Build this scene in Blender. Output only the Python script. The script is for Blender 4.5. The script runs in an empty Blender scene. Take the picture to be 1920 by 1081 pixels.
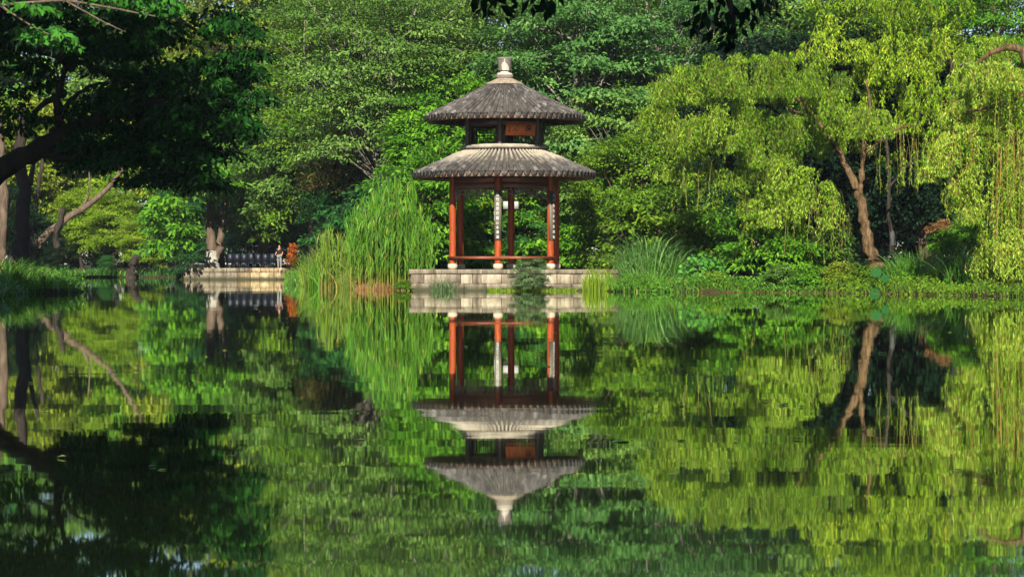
import bpy, math, random
import numpy as np
from mathutils import Vector, Matrix, geometry

# ------------------------------------------------------------------ camera, sky, sun, exposure
S = bpy.context.scene
COL = S.collection
F_PX, HOR, CAM_H = 4545.0, 495.0, 1.06
cd = bpy.data.cameras.new('camera'); cam = bpy.data.objects.new('camera', cd); COL.objects.link(cam)
cd.sensor_width = 36.0; cd.lens = 36.0 * F_PX / 1920.0
cd.shift_y = -(540.5 - HOR) / 1920.0
cd.clip_start = 0.1; cd.clip_end = 4000
cam.location = (0, 0, CAM_H); cam.rotation_euler = (math.radians(90), 0, 0)
S.camera = cam
SUN_EL, SUN_AZ = math.radians(31), math.radians(186)      # azimuth from +Y, clockwise: behind the camera, a little to its left
w = bpy.data.worlds.new('World'); S.world = w; w.use_nodes = True
nt = w.node_tree; nt.nodes.clear()
sky = nt.nodes.new('ShaderNodeTexSky'); sky.sky_type = 'NISHITA'; sky.sun_disc = False
sky.sun_elevation = SUN_EL; sky.sun_rotation = SUN_AZ; sky.air_density = 0.75; sky.dust_density = 0.15; sky.ozone_density = 1.0
bg = nt.nodes.new('ShaderNodeBackground'); bg.inputs[1].default_value = 0.05
wo = nt.nodes.new('ShaderNodeOutputWorld')
nt.links.new(sky.outputs[0], bg.inputs[0]); nt.links.new(bg.outputs[0], wo.inputs[0])
sd = bpy.data.lights.new('sun', 'SUN'); sun = bpy.data.objects.new('sun', sd); COL.objects.link(sun)
sd.energy = 5.0; sd.angle = math.radians(0.5); sd.color = (1.0, 0.94, 0.82)
to_sun = Vector((math.sin(SUN_AZ) * math.cos(SUN_EL), math.cos(SUN_AZ) * math.cos(SUN_EL), math.sin(SUN_EL)))
sun.rotation_euler = to_sun.to_track_quat('Z', 'Y').to_euler()
sun.location = (0, -20, 40)
S.view_settings.view_transform = 'Standard'; S.view_settings.look = 'None'
S.view_settings.exposure = 1.3; S.view_settings.gamma = 1.0
cy = S.cycles
cy.max_bounces = 7; cy.diffuse_bounces = 3; cy.glossy_bounces = 3; cy.transmission_bounces = 4; cy.transparent_max_bounces = 4
cy.caustics_reflective = False; cy.caustics_refractive = False

# ------------------------------------------------------------------ helpers
def Wp(px, py, Y):
    """the point of the place that the photograph shows at (px, py), Y metres away"""
    return np.array([(px - 960.0) * Y / F_PX, Y, CAM_H + (HOR - py) * Y / F_PX])
def Xp(px, Y): return (px - 960.0) * Y / F_PX
def nrm(a):
    return a / np.maximum(np.linalg.norm(a, axis=-1, keepdims=True), 1e-9)

class MB:
    """collects quads and triangles; build() links them as one mesh object"""
    def __init__(s): s.V = []; s.Q = []; s.T = []; s.qa = []; s.ta = []; s.n = 0
    def add(s, V, Q=None, T=None, lv=0.5):
        V = np.asarray(V, float).reshape(-1, 3)
        if Q is not None and len(Q):
            Q = np.asarray(Q, np.int64); s.Q.append(Q + s.n); s.qa.append(np.broadcast_to(np.asarray(lv, float), (len(Q),)))
        if T is not None and len(T):
            T = np.asarray(T, np.int64); s.T.append(T + s.n); s.ta.append(np.broadcast_to(np.asarray(lv if np.ndim(lv) == 0 else 0.5, float), (len(T),)))
        s.V.append(V); s.n += len(V)
    def mesh(s, name, smooth=False):
        V = np.concatenate(s.V) if s.V else np.zeros((0, 3))
        Q = np.concatenate(s.Q) if s.Q else np.zeros((0, 4), np.int64)
        T = np.concatenate(s.T) if s.T else np.zeros((0, 3), np.int64)
        me = bpy.data.meshes.new(name)
        me.vertices.add(len(V)); me.vertices.foreach_set('co', V.astype(np.float32).ravel())
        nl = len(Q) * 4 + len(T) * 3
        me.loops.add(nl); me.loops.foreach_set('vertex_index', np.concatenate([Q.ravel(), T.ravel()]).astype(np.int32))
        me.polygons.add(len(Q) + len(T))
        ls = np.concatenate([np.arange(len(Q)) * 4, len(Q) * 4 + np.arange(len(T)) * 3]).astype(np.int32)
        me.polygons.foreach_set('loop_start', ls)
        if smooth: me.polygons.foreach_set('use_smooth', np.ones(len(ls), bool))
        me.update(calc_edges=True)
        a = me.attributes.new('lv', 'FLOAT', 'FACE')
        a.data.foreach_set('value', np.concatenate(([*s.qa] or [np.zeros(0)]) + ([*s.ta] or [np.zeros(0)])).astype(np.float32))
        return me
    def build(s, name, mat, parent=None, smooth=False):
        return link(name, s.mesh(name, smooth), mat, parent)
    # ---- shapes
    def box(s, c, size, rz=0.0, lv=0.5, jit=0.0, rng=None, rx=0.0):
        h = np.array(size) / 2.0
        P = np.array([[x, y, z] for z in (-1, 1) for y in (-1, 1) for x in (-1, 1)], float) * h
        if jit and rng is not None: P = P + rng.normal(0, jit, P.shape)
        if rx: ca, sa = math.cos(rx), math.sin(rx); P = P @ np.array([[1, 0, 0], [0, ca, sa], [0, -sa, ca]])
        if rz: ca, sa = math.cos(rz), math.sin(rz); P = P @ np.array([[ca, sa, 0], [-sa, ca, 0], [0, 0, 1]])
        s.add(P + np.array(c), [[0, 2, 3, 1], [4, 5, 7, 6], [0, 1, 5, 4], [2, 6, 7, 3], [0, 4, 6, 2], [1, 3, 7, 5]], lv=lv)
    def bar(s, a, b, wd, th, lv=0.5):
        a = np.array(a, float); b = np.array(b, float); d = nrm(b - a)
        up = np.array([0, 0, 1.0]) if abs(d[2]) < .9 else np.array([0, 1.0, 0])
        x = nrm(np.cross(d, up)); z = np.cross(x, d)
        P = [p + x * i * wd / 2 + z * j * th / 2 for p in (a, b) for i, j in ((-1, -1), (1, -1), (1, 1), (-1, 1))]
        s.add(P, [[0, 1, 5, 4], [1, 2, 6, 5], [2, 3, 7, 6], [3, 0, 4, 7], [3, 2, 1, 0], [4, 5, 6, 7]], lv=lv)
    def tube(s, P, R, sides=6, lv=0.5, cap=True, rough=0.0):
        P = np.asarray(P, float); R = np.broadcast_to(np.asarray(R, float), (len(P),))
        d = nrm(np.gradient(P, axis=0)); up = np.array([0.13, 0.21, 1.0])
        x = nrm(np.cross(d, up)); bad = np.linalg.norm(np.cross(d, up), axis=1) < .2
        x[bad] = nrm(np.cross(d[bad], np.array([1.0, .2, 0]))); y = np.cross(d, x)
        a = np.linspace(0, 2 * np.pi, sides, endpoint=False)
        Rv = R[:, None, None] * (1 + (rough * np.random.default_rng(len(P) * 7 + sides).normal(0, 1, (len(P), sides, 1)) if rough else 0))
        V = P[:, None] + Rv * (np.cos(a)[None, :, None] * x[:, None] + np.sin(a)[None, :, None] * y[:, None])
        n = len(P); i = np.arange(n - 1)[:, None] * sides; j = np.arange(sides)[None]; k = (j + 1) % sides
        Q = np.stack([i + j, i + k, i + sides + k, i + sides + j], -1).reshape(-1, 4)
        V = V.reshape(-1, 3); T = None
        if cap:
            V = np.concatenate([V, P[-1:]]); b = (n - 1) * sides
            T = np.stack([b + np.arange(sides), b + (np.arange(sides) + 1) % sides, np.full(sides, n * sides)], -1)
        s.add(V, Q, T, lv=lv)
    def lathe(s, prof, n=32, lv=0.5, a0=0.0, a1=2 * math.pi):
        full = abs(a1 - a0 - 2 * math.pi) < 1e-6
        a = np.linspace(a0, a1, n, endpoint=not full); m = len(prof)
        V = np.array([[r * math.sin(t), -r * math.cos(t), z] for r, z in prof for t in a])
        Q = []
        for i in range(m - 1):
            for j in range(n if full else n - 1):
                k = (j + 1) % n; Q.append([i * n + j, i * n + k, (i + 1) * n + k, (i + 1) * n + j])
        s.add(V, Q, lv=lv)

def link(name, me, mat, parent=None):
    o = bpy.data.objects.new(name, me); COL.objects.link(o)
    if mat is not None:
        if not me.materials: me.materials.append(mat)
        if me.materials[0] != mat:
            o.material_slots[0].link = 'OBJECT'; o.material_slots[0].material = mat
    if parent is not None: o.parent = parent
    return o
def tag(o, label=None, cat=None, group=None, kind=None):
    for k, v in (('label', label), ('category', cat), ('group', group), ('kind', kind)):
        if v: o[k] = v
    return o
def empty(name, loc=(0, 0, 0), rz=0.0, label=None, cat=None, group=None):
    o = bpy.data.objects.new(name, None); COL.objects.link(o); o.location = loc; o.rotation_euler = (0, 0, rz); o.empty_display_size = .2
    return tag(o, label, cat, group)

# ------------------------------------------------------------------ materials
def newmat(name):
    m = bpy.data.materials.new(name); m.use_nodes = True; t = m.node_tree; t.nodes.clear()
    out = t.nodes.new('ShaderNodeOutputMaterial'); return m, t, out
def N(t, kind, **kw):
    n = t.nodes.new('ShaderNode' + kind)
    for k, v in kw.items():
        if k.startswith('i_'):
            key = k[2:]; key = int(key) if key.isdigit() else key.replace('_', ' ')
            n.inputs[key].default_value = v
        else: setattr(n, k, v)
    return n
def ramp(t, stops):
    r = N(t, 'ValToRGB'); e = r.color_ramp.elements
    while len(e) < len(stops): e.new(0.5)
    for el, (p, c) in zip(e, stops): el.position = p; el.color = (*c, 1)
    return r
def leaf_mat(name, dark, mid, light, trans=0.32, gloss=0.10, rough=0.45, dead=None):
    """leaves: colour differs from leaf to leaf and a little from plant to plant, light passes through the blades"""
    m, t, out = newmat(name); L = t.links
    at = N(t, 'Attribute', attribute_name='lv'); oi = N(t, 'ObjectInfo')
    ad = N(t, 'Math', operation='MULTIPLY_ADD', i_1=0.16, i_2=-0.08); L.new(oi.outputs['Random'], ad.inputs[0])
    s = N(t, 'Math', operation='ADD', use_clamp=True); L.new(at.outputs['Fac'], s.inputs[0]); L.new(ad.outputs[0], s.inputs[1])
    stops = [(0.0, dark), (0.5, mid), (0.93, light)]
    if dead: stops.append((0.985, dead))
    r = ramp(t, stops); L.new(s.outputs[0], r.inputs[0])
    df = N(t, 'BsdfDiffuse'); L.new(r.outputs[0], df.inputs[0])
    tr = N(t, 'BsdfTranslucent'); mu = N(t, 'MixRGB', blend_type='MULTIPLY', i_Fac=1.0); mu.inputs[2].default_value = (1.15, 1.1, .45, 1)
    L.new(r.outputs[0], mu.inputs[1]); L.new(mu.outputs[0], tr.inputs[0])
    mx = N(t, 'MixShader', i_Fac=trans); L.new(df.outputs[0], mx.inputs[1]); L.new(tr.outputs[0], mx.inputs[2])
    gl = N(t, 'BsdfGlossy', i_Roughness=rough); gl.inputs[0].default_value = (.9, .95, .85, 1)
    fr = N(t, 'Fresnel', i_IOR=1.35); fm = N(t, 'Math', operation='MULTIPLY', i_1=gloss * 3); L.new(fr.outputs[0], fm.inputs[0])
    m2 = N(t, 'MixShader'); L.new(fm.outputs[0], m2.inputs[0]); L.new(mx.outputs[0], m2.inputs[1]); L.new(gl.outputs[0], m2.inputs[2])
    L.new(m2.outputs[0], out.inputs[0]); return m
def solid_mat(name, c1, c2, scale=6.0, rough=0.7, bump=0.2, spec=0.3, stretch=(1, 1, 1), c3=None, vary=0.0, dist=0.02, detail=6):
    """two tones broken up by noise, with fine relief"""
    m, t, out = newmat(name); L = t.links
    tc = N(t, 'TexCoord'); mp = N(t, 'Mapping'); mp.inputs['Scale'].default_value = stretch
    L.new(tc.outputs['Object'], mp.inputs[0])
    nz = N(t, 'TexNoise', i_Scale=scale, i_Detail=float(detail), i_Roughness=.65); L.new(mp.outputs[0], nz.inputs['Vector'])
    stops = [(.32, c1), (.68, c2)] if c3 is None else [(.3, c1), (.52, c2), (.7, c3)]
    r = ramp(t, stops); L.new(nz.outputs[0], r.inputs[0]); col = r.outputs[0]
    if vary:
        oi = N(t, 'ObjectInfo'); at = N(t, 'Attribute', attribute_name='lv')
        s = N(t, 'Math', operation='ADD'); L.new(oi.outputs['Random'], s.inputs[0]); L.new(at.outputs['Fac'], s.inputs[1])
        fr = N(t, 'Math', operation='FRACT'); L.new(s.outputs[0], fr.inputs[0])
        mr = N(t, 'MapRange'); mr.inputs[3].default_value = 1 - vary; mr.inputs[4].default_value = 1 + vary; L.new(fr.outputs[0], mr.inputs[0])
        mu = N(t, 'VectorMath', operation='SCALE'); L.new(col, mu.inputs[0]); L.new(mr.outputs[0], mu.inputs['Scale']); col = mu.outputs[0]
    b = N(t, 'BsdfPrincipled', i_Roughness=rough); b.inputs['Specular IOR Level'].default_value = spec; L.new(col, b.inputs['Base Color'])
    if bump:
        n2 = N(t, 'TexNoise', i_Scale=scale * 4, i_Detail=5.0); L.new(mp.outputs[0], n2.inputs['Vector'])
        bp = N(t, 'Bump', i_Strength=bump, i_Distance=dist); L.new(n2.outputs[0], bp.inputs['Height']); L.new(bp.outputs[0], b.inputs['Normal'])
    L.new(b.outputs[0], out.inputs[0]); return m

M = {}
M['soil'] = solid_mat('soil', (.016, .011, .006), (.03, .022, .011), 1.6, .95, .8, .1, c3=(.02, .04, .008), dist=.08)
M['bark'] = solid_mat('bark', (.05, .035, .025), (.14, .10, .07), 5, .9, .9, .1, (1, 1, .25), dist=.05)
M['bark_warm'] = solid_mat('bark_warm', (.035, .021, .011), (.14, .088, .042), 9, .92, 1.0, .1, (1, 1, .22), c3=(.25, .17, .088), dist=.12)
M['bark_grey'] = solid_mat('bark_grey', (.12, .11, .09), (.26, .23, .18), 5, .9, .7, .1, (1, 1, .3), dist=.04)
M['bark_dark'] = solid_mat('bark_dark', (.015, .012, .01), (.045, .035, .028), 5, .9, .8, .1, (1, 1, .3), dist=.04)
M['limewash_shaded'] = solid_mat('limewash_shaded', (.05, .05, .047), (.10, .10, .09), 9, .9, .4, .1)  # limewash darkened: the shade of the gap is put into its colour
M['limewash'] = solid_mat('limewash', (.20, .185, .15), (.36, .34, .29), 4, .9, .5, .1)
M['twig'] = solid_mat('twig', (.09, .08, .015), (.20, .16, .04), 3, .8, 0, .2)
M['twig_orange'] = solid_mat('twig_orange', (.20, .11, .03), (.32, .20, .05), 3, .8, 0, .2)
M['lf_mid'] = leaf_mat('leaf_mid_green', (.028, .080, .010), (.085, .175, .024), (.19, .31, .06))
M['lf_blue'] = leaf_mat('leaf_blue_green', (.022, .080, .016), (.065, .170, .034), (.16, .30, .075))
M['lf_bright'] = leaf_mat('leaf_bright_green', (.03, .11, .005), (.08, .22, .010), (.17, .36, .02))
M['lf_yellow'] = leaf_mat('leaf_yellow_green', (.06, .10, .006), (.15, .21, .012), (.29, .33, .025))
M['lf_willow'] = leaf_mat('leaf_willow', (.030, .090, .003), (.145, .275, .009), (.36, .49, .06), trans=.28)
M['lf_willow_far'] = leaf_mat('leaf_willow_far', (.06, .12, .004), (.16, .29, .008), (.34, .45, .03), trans=.30, dead=(.55, .45, .02))
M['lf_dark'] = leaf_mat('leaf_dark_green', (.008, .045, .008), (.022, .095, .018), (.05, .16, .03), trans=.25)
M['lf_deep'] = leaf_mat('leaf_shade_dark', (.003, .011, .005), (.006, .020, .008), (.012, .034, .013), trans=.15, gloss=.04)  # near-black: shade of the dark gaps put into the leaf colour
M['lf_olive'] = leaf_mat('leaf_olive', (.025, .075, .004), (.075, .165, .008), (.18, .28, .015))
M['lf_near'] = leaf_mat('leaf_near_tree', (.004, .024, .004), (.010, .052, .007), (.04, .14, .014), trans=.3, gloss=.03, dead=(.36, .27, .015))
M['lf_red'] = leaf_mat('leaf_red_tip', (.03, .05, .012), (.07, .085, .015), (.20, .09, .03))
M['lf_orange'] = leaf_mat('leaf_orange', (.20, .045, .006), (.34, .08, .010), (.48, .15, .02))
M['lf_reed'] = leaf_mat('leaf_reed', (.022, .09, .006), (.062, .18, .012), (.17, .33, .03), trans=.25, gloss=.08, dead=(.30, .30, .05))
M['lf_grass'] = leaf_mat('leaf_grass', (.06, .13, .010), (.13, .22, .016), (.26, .33, .04), trans=.35, dead=(.40, .31, .08))
M['lf_silver'] = leaf_mat('leaf_silver_grass', (.018, .075, .010), (.05, .135, .02), (.17, .30, .08), trans=.25, gloss=.08)
M['lf_lawn'] = leaf_mat('leaf_lawn', (.025, .10, .008), (.06, .18, .012), (.15, .29, .03), trans=.3, dead=(.35, .27, .07))
M['lf_iris'] = leaf_mat('leaf_iris', (.08, .17, .008), (.17, .28, .012), (.30, .39, .035), trans=.4)
M['lf_sage'] = leaf_mat('leaf_sage', (.04, .085, .03), (.09, .16, .055), (.19, .26, .11), trans=.25)
M['lf_round'] = leaf_mat('leaf_round', (.03, .13, .006), (.06, .24, .014), (.12, .36, .025), trans=.4, gloss=.10)
M['lf_spray'] = leaf_mat('leaf_spray', (.010, .06, .008), (.022, .11, .014), (.05, .19, .02), trans=.35, gloss=.06)
M['lf_taro'] = leaf_mat('leaf_taro', (.006, .045, .012), (.012, .075, .018), (.025, .11, .022), trans=.3, gloss=.05)
M['lf_brown'] = leaf_mat('leaf_dry', (.10, .05, .02), (.22, .11, .04), (.34, .19, .07), trans=.2)

# ------------------------------------------------------------------ pond, ground
def water_mat():
    m, t, out = newmat('pond_water'); L = t.links
    g = N(t, 'NewGeometry')
    def wav(sx, sy, sc, det):
        mp = N(t, 'Mapping'); mp.inputs['Scale'].default_value = (sx, sy, 1); L.new(g.outputs['Position'], mp.inputs[0])
        nz = N(t, 'TexNoise', i_Scale=sc, i_Detail=det, i_Roughness=.5); L.new(mp.outputs[0], nz.inputs['Vector'])
        sb = N(t, 'VectorMath', operation='SUBTRACT'); sb.inputs[1].default_value = (.5, .5, .5); L.new(nz.outputs['Color'], sb.inputs[0]); return sb
    a = wav(.42, 1.3, 2.2, 2.0); b = wav(.5, 1.6, .35, 2.0)
    pn = N(t, 'TexNoise', i_Scale=.11, i_Detail=2.0); L.new(g.outputs['Position'], pn.inputs['Vector']); pm = N(t, 'MapRange'); pm.inputs[1].default_value = .36; pm.inputs[2].default_value = .64; pm.inputs[3].default_value = .35; pm.inputs[4].default_value = 1.35; L.new(pn.outputs[0], pm.inputs[0])
    am = N(t, 'VectorMath', operation='MULTIPLY'); am.inputs[1].default_value = (.0011, .0042, 0); L.new(a.outputs[0], am.inputs[0])
    bm = N(t, 'VectorMath', operation='MULTIPLY'); bm.inputs[1].default_value = (.0010, .0026, 0); L.new(b.outputs[0], bm.inputs[0])
    s1 = N(t, 'VectorMath', operation='ADD'); L.new(am.outputs[0], s1.inputs[0]); L.new(bm.outputs[0], s1.inputs[1])
    sc_ = N(t, 'VectorMath', operation='SCALE'); L.new(s1.outputs[0], sc_.inputs[0]); L.new(pm.outputs[0], sc_.inputs['Scale'])
    s2 = N(t, 'VectorMath', operation='ADD'); s2.inputs[1].default_value = (0, 0, 1); L.new(sc_.outputs[0], s2.inputs[0])
    no = N(t, 'VectorMath', operation='NORMALIZE'); L.new(s2.outputs[0], no.inputs[0])
    gl = N(t, 'BsdfGlossy', i_Roughness=.019); gl.inputs[0].default_value = (.95, .98, .93, 1); L.new(no.outputs[0], gl.inputs['Normal'])
    df = N(t, 'BsdfDiffuse'); df.inputs[0].default_value = (.012, .022, .008, 1)
    fr = N(t, 'Fresnel', i_IOR=1.6); mr = N(t, 'MapRange'); mr.inputs[3].default_value = .35; mr.inputs[4].default_value = 1.25; L.new(fr.outputs[0], mr.inputs[0])
    mx = N(t, 'MixShader'); L.new(mr.outputs[0], mx.inputs[0]); L.new(df.outputs[0], mx.inputs[1]); L.new(gl.outputs[0], mx.inputs[2])
    L.new(mx.outputs[0], out.inputs[0]); return m
b = MB(); b.add([(-120, -6, 0), (120, -6, 0), (120, 260, 0), (-120, 260, 0)], [[0, 1, 2, 3]])
tag(b.build('water', water_mat()), kind='structure')

SHORE = [(-8, -3.0), (-12.5, 12), (-13.0, 30), (-14.2, 62), (-17.6, 84), (-17.8, 87.6), (-16.6, 88.6), (-16.4, 91), (-18.5, 100), (-27, 140), (-35.5, 191), (-32, 195), (-26.4, 193),
         (-23.2, 171), (-22.7, 166.6), (-15.2, 166.6), (-14.5, 160), (-11.2, 125), (-9.3, 116), (-7.0, 108), (-4.3, 103.5), (-3.5, 98.0), (3.8, 98.0), (4.2, 93.2), (6.6, 91.4), (8.6, 91.0), (11.6, 89.5), (13.8, 86), (15.6, 81.5),
         (20, 74), (27, 45), (25, 10), (12, -1.5), (4, -2.5)]
GZ = .16
def ground():
    outer = [(-1500, -300), (1500, -300), (1500, 2500), (-1500, 2500)]
    rs = np.random.default_rng(3); pts = []
    for i in range(len(SHORE)):
        a = np.array(SHORE[i], float); c = np.array(SHORE[(i + 1) % len(SHORE)], float); n = max(1, int(np.linalg.norm(c - a) / 1.0))
        straight = abs(a[1] - c[1]) < .01
        for k in range(n):
            p = a + (c - a) * k / n
            if k and not straight: p = p + rs.normal(0, .10, 2)
            pts.append(p)
    n = len(pts); P = pts + [np.array(o, float) for o in outer]
    E = [(i, (i + 1) % n) for i in range(n)] + [(n + i, n + (i + 1) % 4) for i in range(4)]
    r = geometry.delaunay_2d_cdt([Vector(p) for p in P], E, [], 0, 1e-5)
    vs, _, fs = r[0], r[1], r[2]
    poly = np.array(pts)
    def inside(x, y):
        x0, y0 = poly[:, 0], poly[:, 1]; x1, y1 = np.roll(x0, -1), np.roll(y0, -1)
        c = ((y0 > y) != (y1 > y)) & (x < (x1 - x0) * (y - y0) / np.where(y1 == y0, 1e-9, y1 - y0) + x0)
        return c.sum() % 2 == 1
    T = []
    for f in fs:
        c = sum((vs[i] for i in f), Vector((0, 0))) / len(f)
        if not inside(c.x, c.y): T.append(list(f))
    b = MB(); b.add([(v.x, v.y, GZ if abs(v.x) < 900 else 1.0) for v in vs], T=[t if (vs[t[1]] - vs[t[0]]).cross(vs[t[2]] - vs[t[0]]) > 0 else t[::-1] for t in T])
    # the bank dropping into the pond
    V = []; Q = []
    for i, p in enumerate(pts):
        d = pts[(i + 1) % n] - pts[i - 1]; o = nrm(np.array([d[1], -d[0]]))
        if not inside(*(p + o * .05)): o = -o
        V += [(p[0], p[1], GZ), (p[0] + o[0] * .25, p[1] + o[1] * .25, .05), (p[0] + o[0] * .45, p[1] + o[1] * .45, -.4)]
    for i in range(n):
        j = (i + 1) % n; Q += [[3 * i, 3 * j, 3 * j + 1, 3 * i + 1], [3 * i + 1, 3 * j + 1, 3 * j + 2, 3 * i + 2]]
    b.add(V, Q)
    return b.build('ground', M['soil'])
tag(ground(), kind='structure')

# ------------------------------------------------------------------ the pavilion
PX, PY, PZ = -0.30, 100.0, 0.848
TH = math.radians(6.5)
AZ = [math.radians(60 * k) - TH for k in range(6)]          # 0 is the corner that faces the camera, then anticlockwise seen from below
def pol(r, a, z=0.0): return np.array([r * math.sin(a), -r * math.cos(a), z])

M['stone_base'] = solid_mat('stone_base', (.30, .25, .18), (.46, .39, .30), 9, .85, .4, .2)
M['lacquer'] = solid_mat('red_lacquer', (.13, .024, .005), (.24, .040, .007), 9, .5, .25, .25, (1, 1, .25), c3=(.32, .058, .010))
M['bench_wood'] = solid_mat('bench_wood', (.13, .034, .014), (.20, .05, .02), 9, .5, .1, .4)
M['dark_wood'] = solid_mat('dark_wood', (.030, .014, .010), (.060, .028, .018), 7, .6, .15, .3)
M['beam_wood'] = solid_mat('beam_wood', (.070, .026, .016), (.13, .045, .024), 7, .6, .15, .3)
M['post_wood'] = solid_mat('post_wood', (.05, .04, .035), (.09, .075, .065), 9, .6, .1, .3)
M['lattice_wood'] = solid_mat('lattice_wood', (.15, .13, .11), (.25, .22, .19), 9, .6, .1, .3)
M['fascia'] = solid_mat('fascia_board', (.15, .075, .045), (.28, .175, .115), 4, .8, .2, .2, c3=(.36, .25, .18))
M['ridge_lime'] = solid_mat('ridge_lime', (.16, .135, .10), (.27, .235, .185), 4, .9, .3, .1, c3=(.36, .32, .26))
M['mortar'] = solid_mat('old_mortar', (.12, .095, .07), (.22, .175, .125), 7, .9, .5, .1, c3=(.30, .24, .17))
M['pan'] = solid_mat('pan_tile', (.028, .024, .02), (.06, .052, .044), 9, .9, .5, .1, c3=(.10, .088, .07))  # darker than the cover tiles: groove shade put into the colour
M['cement'] = solid_mat('cement_render', (.10, .085, .075), (.19, .16, .14), 8, .9, .5, .1)
M['plaster'] = solid_mat('pale_plaster', (.30, .265, .21), (.42, .38, .31), 9, .9, .3, .1)
M['sign_board'] = solid_mat('sign_board', (.62, .15, .035), (.75, .21, .06), 5, .5, .1, .3)
M['ink'] = solid_mat('black_ink', (.008, .006, .005), (.02, .012, .01), 9, .6, 0, .3)
M['plaque'] = solid_mat('plaque_board', (.075, .06, .042), (.13, .105, .075), 6, .55, .1, .3, (1, 1, .2))
M['white_paint'] = solid_mat('white_lettering', (.34, .36, .33), (.50, .52, .48), 9, .6, 0, .3)
M['white_box'] = solid_mat('white_box_face', (.30, .30, .28), (.38, .38, .36), 3, .6, 0, .3)

def tile_mat(name, pale):
    """grey clay tile: tone differs from tile to tile, lichen blotches; on the lower roof the strip that rain does not wash is chalky"""
    m, t, out = newmat(name); L = t.links
    g = N(t, 'NewGeometry'); oi = N(t, 'ObjectInfo'); at = N(t, 'Attribute', attribute_name='lv')
    s = N(t, 'Math', operation='ADD'); L.new(oi.outputs['Random'], s.inputs[0]); L.new(at.outputs['Fac'], s.inputs[1])
    fr = N(t, 'Math', operation='FRACT'); L.new(s.outputs[0], fr.inputs[0])
    r = ramp(t, [(0, (.040, .036, .033)), (.5, (.070, .063, .057)), (.85, (.105, .096, .087)), (1, (.17, .155, .14))]); L.new(fr.outputs[0], r.inputs[0])
    nz = N(t, 'TexNoise', i_Scale=7.0, i_Detail=8.0, i_Roughness=.7); L.new(g.outputs['Position'], nz.inputs['Vector'])
    r2 = ramp(t, [(.36, (.55, .55, .55)), (.58, (1.0, 1.0, 1.0)), (.72, (1.75, 1.7, 1.55))]); L.new(nz.outputs[0], r2.inputs[0])
    mu = N(t, 'MixRGB', blend_type='MULTIPLY', i_Fac=1.0); L.new(r.outputs[0], mu.inputs[1]); L.new(r2.outputs[0], mu.inputs[2]); col = mu.outputs[0]
    if pale:
        sb = N(t, 'VectorMath', operation='SUBTRACT'); sb.inputs[1].default_value = (PX, PY, 0); L.new(g.outputs['Position'], sb.inputs[0])
        ml = N(t, 'VectorMath', operation='MULTIPLY'); ml.inputs[1].default_value = (1, 1, 0); L.new(sb.outputs[0], ml.inputs[0])
        ln = N(t, 'VectorMath', operation='LENGTH'); L.new(ml.outputs[0], ln.inputs[0])
        n3 = N(t, 'TexNoise', i_Scale=2.6, i_Detail=5.0); L.new(g.outputs['Position'], n3.inputs['Vector'])
        w1 = N(t, 'Math', operation='MULTIPLY_ADD', i_1=1.5, i_2=-.75); L.new(n3.outputs[0], w1.inputs[0])
        w2 = N(t, 'Math', operation='ADD'); L.new(ln.outputs['Value'], w2.inputs[0]); L.new(w1.outputs[0], w2.inputs[1])
        w3 = N(t, 'Math', operation='MULTIPLY_ADD', i_1=.7, i_2=0.0); L.new(fr.outputs[0], w3.inputs[0])
        w4 = N(t, 'Math', operation='ADD'); L.new(w2.outputs[0], w4.inputs[0]); L.new(w3.outputs[0], w4.inputs[1])
        mr = N(t, 'MapRange'); mr.inputs[1].default_value = 2.45; mr.inputs[2].default_value = 3.35; mr.inputs[3].default_value = .9; mr.inputs[4].default_value = 0.0; L.new(w4.outputs[0], mr.inputs[0])
        mx = N(t, 'MixRGB'); mx.inputs[2].default_value = (.31, .27, .205, 1); L.new(mr.outputs[0], mx.inputs[0]); L.new(col, mx.inputs[1]); col = mx.outputs[0]
    bs = N(t, 'BsdfPrincipled', i_Roughness=.88); bs.inputs['Specular IOR Level'].default_value = .2; L.new(col, bs.inputs['Base Color'])
    bp = N(t, 'Bump', i_Strength=.5, i_Distance=.02); L.new(nz.outputs[0], bp.inputs['Height']); L.new(bp.outputs[0], bs.inputs['Normal'])
    L.new(bs.outputs[0], out.inputs[0]); return m
M['tile_low'] = tile_mat('roof_tile_lower', True); M['tile_up'] = tile_mat('roof_tile_upper', False)

pav = empty('pavilion', (PX, PY, PZ), 0, 'round double-roofed Chinese pavilion with grey tiles and red columns on the stone platform', 'pavilion')
def pz(v): return v - PZ      # world height to pavilion height

# a cover tile: half a clay tube along +X (down the slope), 1 m long, 1 m wide, to be scaled; a drip tile: a heart-shaped plate
def cover_mesh():
    b = MB(); a = np.linspace(0, math.pi, 7); V = []
    for x, k in ((-.5, .90), (.46, 1.0), (.5, .94)):
        for t in a: V.append((x, -.5 * k * math.cos(t), .5 * k * math.sin(t)))
    V.append((.5, 0, .12)); Q = [[i * 7 + j, i * 7 + j + 1, i * 7 + j + 8, i * 7 + j + 7] for i in range(2) for j in range(6)]
    T = [[14 + j, 14 + j + 1, 21] for j in range(6)]
    b.add(V, Q, T, lv=0.0); return b
def drip_mesh():
    b = MB(); pr = [(-.5, .10), (-.44, -.18), (-.28, -.44), (0, -.72), (.28, -.44), (.44, -.18), (.5, .10)]
    V = [(.0, y, z) for y, z in pr] + [(-.10, y, z) for y, z in pr]
    V += [(.0, 0, .04), (-.10, 0, .04), (-1.2, -.5, .12), (-1.2, .5, .12), (-1.2, 0, .05)]
    Q = [[j, j + 1, j + 8, j + 7] for j in range(6)]
    T = [[j + 1, j, 14] for j in range(6)] + [[7 + j, 8 + j, 15] for j in range(6)] + [[0, 14, 18], [0, 18, 16], [14, 6, 17], [14, 17, 18]]
    b.add(V, Q, T, lv=0.0); return b
CM, DM = cover_mesh(), drip_mesh()
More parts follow.
